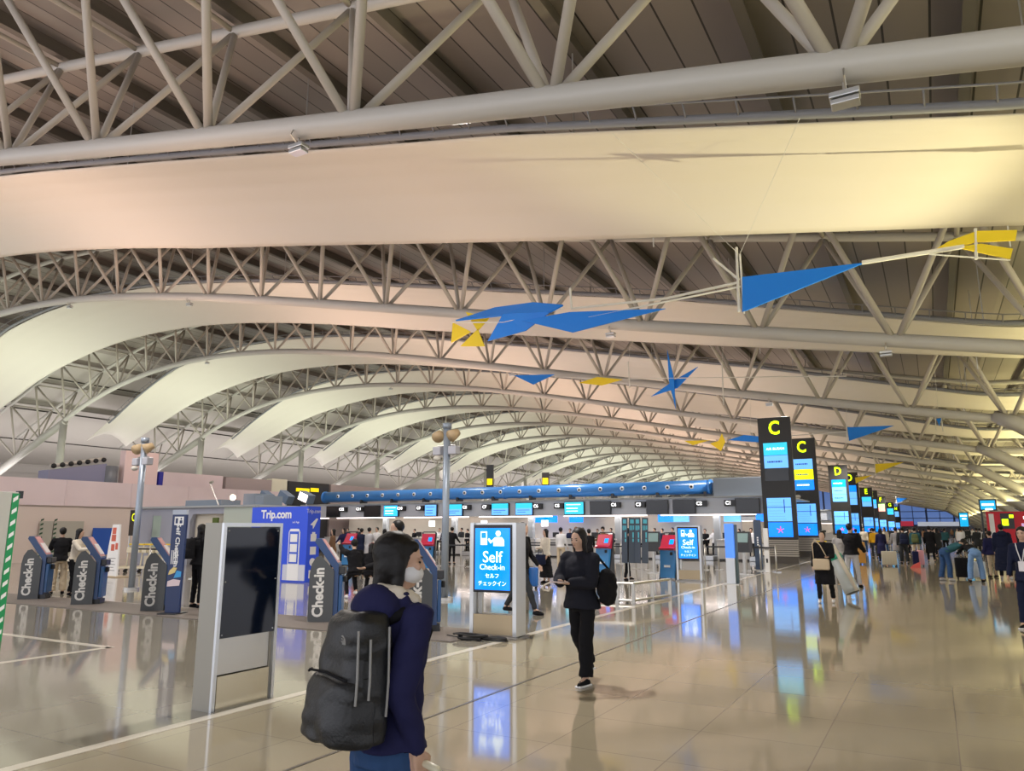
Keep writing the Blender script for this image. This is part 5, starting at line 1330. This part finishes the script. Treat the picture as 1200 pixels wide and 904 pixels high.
def suitcase(label, loc, rz, mat, h=0.62, handle=True, w_=0.40, group=None):
    r = thing('suitcase', label, 'suitcase', loc, rz, group)
    s = obj('shell', box(B_(), -w_/2, w_/2, -0.12, 0.12, 0.06, 0.06 + h, bev=0.035), mat, r, True)
    bm = B_()
    for i in range(5): box(bm, -w_/2 + w_ * (0.14 + 0.17 * i), -w_/2 + w_ * (0.14 + 0.17 * i) + 0.02, -0.126, 0.126, 0.11, h + 0.01, bev=0.004)
    obj('ribs', bm, mat, s)
    obj('seam', box(B_(), -w_/2 - 0.003, w_/2 + 0.003, -0.008, 0.008, 0.09, h + 0.03), M_BLACK, s)
    for x in (-w_/2 + 0.05, w_/2 - 0.05):
        for y in (-0.08, 0.08): obj('wheel', tube(B_(), [(x - 0.014, y, 0.032), (x + 0.014, y, 0.032)], 0.032, 12), M_BLACK, r)
    obj('side_handle', tube(B_(), [(-0.06, 0, 0.06 + h), (-0.05, 0, 0.085 + h), (0.05, 0, 0.085 + h), (0.06, 0, 0.06 + h)], 0.010, 8), M_BLACK, r, True)
    if handle:
        hh = obj('telescopic_handle', tube(B_(), [(-0.09, 0.06, h), (-0.09, 0.06, h + 0.36), (0.09, 0.06, h + 0.36), (0.09, 0.06, h)], 0.009, 8), M_ALU, r, True)
        obj('grip', box(B_(), -0.11, 0.11, 0.045, 0.075, h + 0.345, h + 0.375, bev=0.01), M_BLACK, hh)
    return r

# ---------------- foreground: backpack wearer (seen from behind, walking to the right and away)
q = AD(461, 3.0)
hero, Jh = person('person in navy hooded jacket with cream fleece collar wearing a big black backpack', (q.x, q.y, 0), math.radians(-20), 1.615,
    dict(hipR=10, kneeR=6, hipL=-8, kneeL=8, lean=3, armR=-17, aoutR=3, elbR=36, armL=5, aoutL=4, elbL=12, heady=-28, headp=2), top='navy', bottom='jeans', hem=0.0, puff=0.010, hair='bob', hoodcol='cream', hood=True, vox=0.010, hero=True, mask=True, curl=55)
Mh = Matrix.Translation(hero.location) @ Matrix.Rotation(hero.rotation_euler.z, 4, 'Z')
cp = Mh @ (Jh['chest'] + Jh['T'] @ Vector((0.03, -0.185, -0.10)))
backpack('large black backpack with grey zips on the back of the navy-jacket person', cp, math.radians(-22), P('pack_black', (0.009, 0.0105, 0.0125), 0.45, bump=0.15, bscale=90), 0.93, math.radians(-3), True)
wR = Mh @ (Jh['wrR'] + Jh['hdR'] * 0.085)
r = suitcase('suitcase trailed by the navy-jacket person, only its pale pull handle in view', (wR.x + 0.14, wR.y - 0.26, 0), math.radians(-25), P('case_silver', (0.4, 0.4, 0.42), 0.3), 0.36, False)
inv = (Matrix.Translation(r.location) @ Matrix.Rotation(r.rotation_euler.z, 4, 'Z')).inverted()
c_ = inv @ wR + Vector((0.035, 0.0, 0.035)); M_PULL = P('pull_handle_cream', (0.66, 0.62, 0.46), 0.35)
bm = B_(); tube(bm, [c_ + Vector((-0.075, 0, -0.015)), c_ + Vector((-0.06, 0, 0.0)), c_ + Vector((0.06, 0, 0.0)), c_ + Vector((0.075, 0, -0.015))], 0.014, 8); h_ = obj('pull_handle', bm, M_PULL, r, True)
for sx_ in (-1, 1): obj('handle_tube', tube(B_(), [c_ + Vector((sx_ * 0.07, 0, -0.01)), Vector((sx_ * 0.09, 0.0, 0.40))], 0.009, 8), M_ALU, h_, True)

# ---------------- walking woman with phone
q = G(683, 801)
def toward(pt, px=None):                               # heading that looks at the camera from pt
    return math.atan2(-(0 - pt.x), (0 - pt.y))
hd = toward(q)
pw, Jp = person('person in black puffer jacket and wide black trousers walking, looking at a phone', (q.x, q.y, 0), hd - 0.62, 1.64,
    dict(hipR=-12, kneeR=26, hipL=12, kneeL=8, toeR=1, lean=2, armR=22, aoutR=10, elbR=66, inR=38, armL=20, aoutL=10, elbL=68, inL=38, headp=10), top='puffer', bottom='black', hem=0.05, puff=0.034, flare=0.030, hair='long', vox=0.012, curl=45)
Mp = Matrix.Translation(pw.location) @ Matrix.Rotation(pw.rotation_euler.z, 4, 'Z')
mid = (Jp['wrR'] + Jp['wrL']) * 0.5 + (Jp['hdR'] + Jp['hdL']) * 0.075 + Vector((0, 0, 0.02))
pc = Mp @ mid
r = thing('phone', 'pale phone case held in both hands by the walking person in black', 'phone', pc, pw.rotation_euler.z)
obj('phone_case', box(B_(), -0.085, 0.085, -0.05, 0.05, -0.006, 0.006, bev=0.004), P('phone_pinkish', (0.62, 0.50, 0.46), 0.4), r)
obj('phone_screen', box(B_(), -0.078, 0.078, -0.043, 0.043, 0.006, 0.0075), M_GLASSBLK, r)
obj('strap', tube(B_(), [(0.08, 0.02, 0), (0.14, 0.05, -0.03), (0.20, 0.04, -0.07), (0.21, 0.0, -0.09), (0.15, -0.02, -0.10), (0.10, 0.0, -0.05)], 0.009, 6), MC['cream'], r, True)
bp_ = Mp @ (Jp['pel'] + Vector((-0.27, -0.10, 0.16)))
r = thing('shoulder_bag', 'soft black bag hanging at the hip of the walking person in black', 'bag', bp_, pw.rotation_euler.z)
bm = B_(); ball(bm, (0, 0, 0), (0.075, 0.17, 0.20)); remeshed('bag_body', bm, MC['black'], r, 0.016, 2, 0.02, 0.1)
sh_ = Jp['shL'] + Vector((0.03, 0, 0.07)) - (Jp['pel'] + Vector((-0.27, -0.10, 0.16)))
obj('bag_strap', tube(B_(), [Vector((0.0, 0.12, 0.12)), sh_ + Vector((-0.04, 0.06, -0.05)), sh_, sh_ + Vector((-0.04, -0.09, -0.05)), Vector((0, -0.12, 0.12))], 0.014, 6), MC['black'], r, True)

def put(label, px, py=None, dist=None, face=0.0, **k):
    q = G(px, py) if py else AD(px, dist)
    k.setdefault('vox', 0.018)
    return person(label, (q.x, q.y, k.pop('z', 0)), math.radians(face), **k)
def hold(rj, side, what):                               # suitcase beside a hand
    return
# headings: 0 faces away along the hall (+Y), 90 faces left (-X), -90 faces right (+X), 180 faces the camera side
# ---------------- middle ground
p3, J3 = put('person in black striding behind the nearest blue sign, half hidden', 612, 720, face=-78, H=1.80, pose=dict(hipR=24, kneeR=6, hipL=-22, kneeL=10, lean=3, armR=-15, armL=20), top='black', bottom='charcoal', hair='short', shoes='black')
p4, J4 = put('person with cream top, black bag and black skirt behind the walking woman', 640, 684, face=150, H=1.62, pose=dict(elbR=80, inR=30), top='cream', bottom='black', skirt=True, hair='bob', shoes='black')
q = at_hand(p4, J4, 'pel')
r = thing('tote_bag', 'dark bag held in front of the cream-top person', 'bag', q + Vector((-0.05, -0.25, -0.12))); bm = B_(); box(bm, -0.16, 0.16, -0.05, 0.05, -0.16, 0.14, bev=0.03); obj('bag_body', bm, MC['darknavy'], r, True)
obj('bag_handle', tube(B_(), [(-0.09, 0, 0.12), (-0.06, 0, 0.28), (0.06, 0, 0.28), (0.09, 0, 0.12)], 0.012, 6), MC['darknavy'], r, True)
q = G(622, 690)
suitcase('blue suitcase standing left of the cream-top person', (q.x, q.y, 0), 0.3, P('case_blue', (0.02, 0.16, 0.55), 0.3), 0.5)
put('person in black jacket and beige trousers touching the leftmost kiosk', 66, 697, face=70, H=1.66, pose=dict(armL=40, elbL=35, armR=30, elbR=50, lean=6), top='black', bottom='beige', flare=0.035, hair='short', vox=0.014, puff=0.02, hem=0.02)
put('person in cream jacket and black trousers between the two left kiosks', 82, 699, face=-60, H=1.64, pose=dict(armR=45, elbR=50, lean=8, hipR=12, kneeR=6, hipL=-6), top='cream', bottom='black', hair='bob', vox=0.014)
pb, Jb = put('person in black with a backpack seen between banner and dark display stand', 229, 713, face=-12, H=1.72, pose=dict(hipR=4, kneeR=8, lean=3), top='black', bottom='black', hair='long', puff=0.03, vox=0.014)
q = at_hand(pb, Jb, 'chest'); backpack('black backpack worn beside the dark display stand', q + Vector((-0.03, -0.27, -0.05)), math.radians(-12), MC['black'], 0.85)
# people at the kiosk right of the blue block
put('crouching person in black with white sleeve stripes raising an arm to a kiosk', 415, 702, face=60, H=1.62, pose=dict(hipR=75, kneeR=95, hipL=60, kneeL=85, lean=14, armL=100, elbL=25, armR=40, elbR=30), top='black', bottom='black', hair='short', hat=None, shoes='white', vox=0.014, puff=0.03)
put('crouching person in dark red beanie and black coat beside the raised arm', 432, 698, face=30, H=1.60, pose=dict(hipR=80, kneeR=105, hipL=70, kneeL=98, lean=22, armR=40, elbR=40), top='black', bottom='black', hair='bob', hat='maroon', vox=0.014)
put('tall person in black standing right behind the backpack wearer', 466, dist=10.5, face=160, H=1.74, pose=dict(armR=20, elbR=60), top='black', bottom='black', hair='short', puff=0.02, vox=0.014)
p_, J_ = put('person with olive backpack in the centre behind the blue sign', 612, 691, face=10, H=1.70, pose=dict(hipR=6), top='black', bottom='black', hair='short')
q = at_hand(p_, J_, 'chest'); backpack('olive backpack of the person behind the nearest blue sign', q + Vector((0.02, -0.25, -0.05)), 0.17, MC['olive'], 0.8)
put('person in black leaning behind the folding navy display', 733, dist=24, face=-40, H=1.66, pose=dict(lean=10, hipR=-8, hipL=18, kneeL=10, armR=50, elbR=40), top='black', bottom='black', hair='short')
put('person in dark top standing behind the red and blue kiosk left of the display', 707, dist=31, face=180, H=1.72, pose=dict(headp=25, armR=40, elbR=50), top='brown', bottom='black', hair='short')
# ---------------- by the nearest counters
cn = [('brown', 'black', 'long', 391, 30, 150, 'person in brown coat by the blue block, left of the counters'), ('darknavy', 'charcoal', 'short', 424, 33, 0, 'dark-suited person at the counters left of the pale coat'), ('palegrey', 'white', 'short', 433, 32, 0, 'person in long pale coat standing at the counters'),
      ('white', 'black', 'short', 442, 37.5, 180, 'counter clerk in pale shirt facing the pale coat'), ('pink', 'cream', 'bob', 451, 31, 60, 'person in pink behind the backpack wearer'), ('navy', 'black', 'bob', 403, 35.5, 180, 'clerk in navy behind the left red kiosk'),
      ('white', 'beige', 'short', 657, 31, 0, 'person in pale blue-white shirt seen from behind at the counters'), ('black', 'beige', 'bun', 675, 33, 0, 'brown-haired person at the counters behind the walking woman'), ('black', 'black', 'short', 690, 29, 30, 'person in black jacket right of the walking woman'),
      ('black', 'charcoal', 'long', 608, 33, 0, 'person in black at the counters behind the blue sign'), ('white', 'navy', 'short', 599, 34.5, 0, 'person in white top at the counters behind the blue sign'), ('black', 'black', 'short', 530, 35, 0, 'dark-haired person at the counter right of the tall pole')]
for i, (t_, b2, h_, px, d_, fc, lab) in enumerate(cn):
    put(lab, px, dist=d_, face=fc, H=1.62 + 0.03 * (i % 4), top=t_, bottom=b2, hair=h_, hem=0.35 if 'coat' in lab else 0.0, pose=dict(armR=10 + 10 * (i % 3), elbR=20), vox=0.028, haircol=P('brown_hair', (0.20, 0.09, 0.03), 0.5) if 'brown-haired' in lab else None)
# ---------------- right part of the aisle
pc_, Jc = put('person in black coat carrying a wrapped roll, beige bag on the hip', 969, 707, face=178, H=1.60, pose=dict(hipR=20, kneeR=22, hipL=-12, kneeL=6, lean=-1, armR=4, armL=25, elbL=60, inL=15), top='black', bottom='black', hem=0.42, coatflare=0.02, hair='short', shoes='white', vox=0.014, puff=0.02)
q = at_hand(pc_, Jc, 'pel')
r = thing('crossbody_bag', 'small beige crossbody bag on the roll-carrying person', 'bag', q + Vector((-0.02, -0.27, 0.05)))
bm = B_(); box(bm, -0.17, 0.17, -0.04, 0.04, -0.13, 0.11, bev=0.03); obj('bag_body', bm, MC['beige'], r, True)
obj('bag_strap', tube(B_(), [(-0.15, 0, 0.08), (-0.16, 0.02, 0.42), (-0.10, 0.10, 0.52)], 0.011, 6), MC['beige'], r, True)
obj('bag_strap', tube(B_(), [(0.15, 0, 0.08), (0.0, 0.02, 0.40), (-0.12, 0.09, 0.52)], 0.011, 6), MC['beige'], r, True)
r = thing('wrapped_roll', 'long pale plastic-wrapped roll with green band leaning beside the person in black', 'roll', (0, 0, 0))
A = G(1000, 703) + Vector((0, 0, 0.16)); B2 = AY(972, 641, A.y + 0.15)
bm = B_(); tube(bm, [A.lerp(B2, t / 8) for t in range(9)], [0.17, 0.175, 0.17, 0.165, 0.16, 0.15, 0.15, 0.14, 0.13], 18); obj('wrapping', bm, P('wrap_plastic', (0.50, 0.55, 0.56), 0.25, coat=0.6, bump=0.6, bscale=5), r, True)
bm = B_(); tube(bm, [A.lerp(B2, 0.70), A.lerp(B2, 0.80)], 0.165, 18); obj('green_band', bm, P('band_green', (0.02, 0.32, 0.20), 0.4), r, True)
bm = B_(); off = (FW * -0.12); tube(bm, [A.lerp(B2, t / 6) + Vector((0.09, -0.12, 0.05)) for t in range(7)], 0.045, 10); obj('inner_tube', bm, MC['cream'], r, True)
bm = B_(); dA = (A - B2).normalized(); tube(bm, [A, A + dA * 0.02], 0.15, 18); obj('open_end', bm, P('roll_end_grey', (0.10, 0.11, 0.11), 0.5), r, True)
bm = B_(); tube(bm, [A + Vector((0, 0, -0.14)), (A.x, A.y, 0.0)], 0.02, 6); obj('end_foot', bm, MC['white'], r)
put('person in grey sweater and dark skirt beside the roll carrier', 983, dist=23.5, face=5, H=1.60, pose={}, top='grey', bottom='steel', skirt=False, hair='bob', vox=0.018, puff=0.02, flare=0.02)
p_, J_ = put('person in black jacket and pale grey trousers seen from behind', 1001, 689, face=-20, H=1.78, pose=dict(hipR=8, hipL=-6, armL=45, elbL=75, armR=20, elbR=30), top='black', bottom='palegrey', hair='short', puff=0.03, vox=0.016)
put('person in yellow jacket by the E pylons', 1023, dist=42, face=20, H=1.66, top='yellow', bottom='charcoal', hair='short', vox=0.025)
put('person in long navy coat with a beige suitcase', 1035, 661, face=20, H=1.66, top='navy', bottom='black', hem=0.40, hair='bob', vox=0.022, pose=dict(armR=12))
q = G(1043, 664); suitcase('beige hard suitcase standing behind the long navy coat', (q.x, q.y, 0), 0.1, P('case_beige', (0.52, 0.48, 0.38), 0.35), 0.58, w_=0.60)
put('person in grey coat between the navy coat and black backpack', 1049, dist=36, face=10, H=1.70, top='grey', bottom='charcoal', hem=0.3, hair='short', vox=0.025)
p_, J_ = put('person in charcoal with a dark backpack in the crowd at right', 1061, 661, face=15, H=1.72, top='charcoal', bottom='charcoal', hair='short', vox=0.022, flare=0.03, puff=0.03)
q = at_hand(p_, J_, 'chest'); backpack('dark navy backpack in the crowd, worn by the person in charcoal', q + Vector((0.05, -0.24, -0.12)), 0.2, MC['darknavy'], 1.0)
p_, J_ = put('person with green backpack and beige trousers in the crowd', 1075, 659, face=-5, H=1.70, top='teal', bottom='beige', hair='short', vox=0.022, puff=0.02)
q = at_hand(p_, J_, 'chest'); backpack('green and brown backpack in the crowd at right', q + Vector((0.0, -0.24, -0.1)), 0.0, MC['olive'], 0.9)
q = G(1080, 664); suitcase('pink hard suitcase behind the green backpack wearer', (q.x, q.y, 0), 0.1, P('case_pink', (0.62, 0.30, 0.36), 0.35), 0.62, w_=0.26)
q = G(1074, 664); suitcase('narrow navy suitcase left of the pink one', (q.x, q.y, 0), 0.1, MC['navy'], 0.58, w_=0.24)
q = G(1070, 666); tag(obj('red_bag', prism(B_(), [(q.x - 0.1, 0), (q.x + 0.28, 0), (q.x + 0.28, 0.25), (q.x, 0.12)], q.y - 0.1, q.y + 0.12), P('bag_red', (0.7, 0.10, 0.08), 0.5)), 'small red bag on the floor before the pink suitcase', 'bag')
put('person in long black coat in the crowd near the end windows', 1088, dist=37, face=0, H=1.76, top='black', bottom='black', hem=0.45, hair='short', vox=0.025)
q = G(1091, 652); suitcase('small white suitcase behind the long black coat', (q.x, q.y, 0), 0.2, MC['white'], 0.36, w_=0.34)
q = G(1016, 662); suitcase('tall orange suitcase on the floor left of the long navy coat', (q.x - 0.2, q.y, 0), 0.1, P('case_orange', (0.60, 0.30, 0.05), 0.35), 0.95, w_=0.35)
# bending pair with suitcases
put('person in grey-green sweater and dark blue jeans bending forward over a case', 1110, 681, face=-62, H=1.70, pose=dict(lean=62, hipR=10, kneeR=14, hipL=-4, kneeL=8, armR=60, elbR=20, armL=65, elbL=15, headp=10), top='teal', bottom='jeans', hair='short', shoes='palegrey', vox=0.014, flare=0.03)
q = G(1121, 679); suitcase('black suitcase right of the bending person in dark jeans', (q.x + 0.2, q.y + 0.1, 0), 0.1, MC['black'], 0.62, w_=0.40)
put('person in black top and light blue jeans bending over a pale case', 1146, 683, face=15, H=1.70, pose=dict(lean=68, hipR=8, kneeR=6, outR=8, outL=8, hipL=4, kneeL=4, armR=55, elbR=20, armL=55, elbL=20, headp=15), top='black', bottom='lightjeans', hair='short', shoes='black', vox=0.014, flare=0.03)
q = G(1139, 680); suitcase('pale blue suitcase in front of the light-jeans person', (q.x + 0.15, q.y + 0.55, 0), 0.25, P('case_pale', (0.55, 0.62, 0.70), 0.35), 0.50, w_=0.55, handle=False)
put('person in navy jacket and beige trousers just left of the fur-hooded coat', 1165, 677, face=40, H=1.56, top='navy', bottom='beige', hair='short', vox=0.018, hem=0.05, puff=0.03, pose=dict(armR=20, elbR=70))
put('person in long dark coat with brown fur hood seen from behind', 1180, 679, face=0, H=1.78, top='darknavy', bottom='black', hem=0.62, coatflare=0.06, hair='short', hood=True, hoodcol='brown', vox=0.014, puff=0.03, shoes='white')
pl, Jl = put('person in navy suit with a white lanyard badge at the right edge', 1212, 738, face=158, H=1.66, pose=dict(hipR=6, armR=8, elbR=18), top='darknavy', bottom='darknavy', hair='bob', vox=0.012, hem=0.08)
q = Matrix.Translation(pl.location) @ Matrix.Rotation(pl.rotation_euler.z, 4, 'Z')
r = thing('lanyard_badge', 'white lanyard badge hanging on the navy-suited person at right edge', 'badge', q @ (Jl['chest'] + Vector((0, 0.155, -0.13))), pl.rotation_euler.z)
obj('badge', box(B_(), -0.055, 0.055, 0, 0.01, -0.16, 0.0, bev=0.004), P('badge_white', (0.7, 0.68, 0.72), 0.4), r)
for sd in (-1, 1): obj('ribbon', tube(B_(), [(sd * 0.01, 0.005, 0), (sd * 0.05, 0.0, 0.18), (sd * 0.085, -0.07, 0.29)], 0.008, 6), MC['white'], r)

# ---------------- far crowd: a few base figures, copied
base = []
cs = [('black', 'black', 0.0, 'short', 'black jacket'), ('darknavy', 'jeans', 0.0, 'short', 'dark navy jacket'), ('charcoal', 'black', 0.35, 'bob', 'long coat'), ('charcoal', 'charcoal', 0.3, 'short', 'charcoal coat'),
      ('cream', 'jeans', 0.0, 'bob', 'cream jacket'), ('brown', 'black', 0.2, 'bob', 'brown jacket'), ('teal', 'black', 0.0, 'short', 'dark teal jacket'), ('white', 'charcoal', 0.0, 'short', 'white top')]
spots = []
rr = random.Random(11)
for i in range(44):
    d_ = 40 + 2.2 * i + rr.uniform(-1, 1); px = 1002 + (i * 47.3) % 182 + rr.uniform(-4, 4)
    if d_ > 60 and px > 1160: px -= 40
    spots.append((px, d_))
inner = [(486, 39.5), (515, 40.6), (521, 40.4), (541, 40.6), (548, 40.3), (555, 40.6), (583, 40.3), (592, 40.5), (668, 40.5), (683, 40.4), (700, 40.6), (716, 40.5), (724, 40.3), (767, 40.4), (776, 40.4), (788, 40.6), (826, 40.5), (837, 40.3), (866, 40.6), (880, 40.4), (408, 40.3), (420, 40.5)]
for i in range(16): spots.append((1036 + (i * 29.7) % 150, 45 + 1.3 * i))
nb = len(cs)
used = set()
def spotlab(c, px, inn, i):
    if inn: return 'distant person in %s behind the nearest check-in counters, number-%s desk from the left' % (c, '')
    return ''
places = ['below the D pylons', 'below the E pylon', 'below the F pylon', 'left of the end windows', 'under the end windows', 'right of the end windows', 'left of the small screen', 'under the small screen', 'left of the red sign', 'before the red sign']
def placename(px):
    return places[min(9, int((px - 1000) / 18.5))]
cnt = {}
allp = [(px, d_, False) for px, d_ in spots] + [(px, Y, True) for px, Y in inner]
for i, (px, v_, inn) in enumerate(allp):
    k = i % nb if not inn else [0, 7, 1, 3, 0, 7][i % 6]
    if inn: q = AY(px, 620, v_ + 0.85); q.z = 0; rz = PI + rr.uniform(-0.6, 0.6)
    else:
        q = AD(px, v_)
        while q.x < -5.4: px += 3; q = AD(px, v_)
        rz = rr.choice([0, 0.3, -0.4, PI, 0.1, 2.6])
    c = cs[k][4]
    if inn:
        key = ('in', c); cnt[key] = cnt.get(key, 0) + 1
        lab = 'person in %s inside the nearest check-in island, %s from the left' % (c, ORD[cnt[key] - 1].replace('nearest', 'first'))
        grp = 'people inside the nearest check-in island'
    else:
        dz = ['near part', 'middle part', 'back part', 'farthest part'][min(3, int((v_ - 38) / 26))]
        pn = placename(px); key = (c, pn, dz); cnt[key] = cnt.get(key, 0) + 1
        lab = '%s wearer in the %s of the crowd, %s' % (c, dz, pn)
        grp = 'people in the distant crowd'
    if k >= len(base) or base[k] is None:
        while len(base) <= k: base.append(None)
        t_, b2, hem_, h_, _ = cs[k]
        base[k], _j = person(lab, (q.x, q.y, 0), rz, 1.62 + 0.025 * (k % 5), dict(hipR=6 * (k % 3), kneeR=6, armR=10 * (k % 4), elbR=15 + 10 * (k % 4)), top=t_, bottom=b2, hem=hem_, hair=h_, vox=0.035, group=grp, puff=0.015)
    else: dup(base[k], loc=(q.x, q.y, 0), rz=rz, label=lab, group=grp)
bpy.data.scenes.remove(TMP)
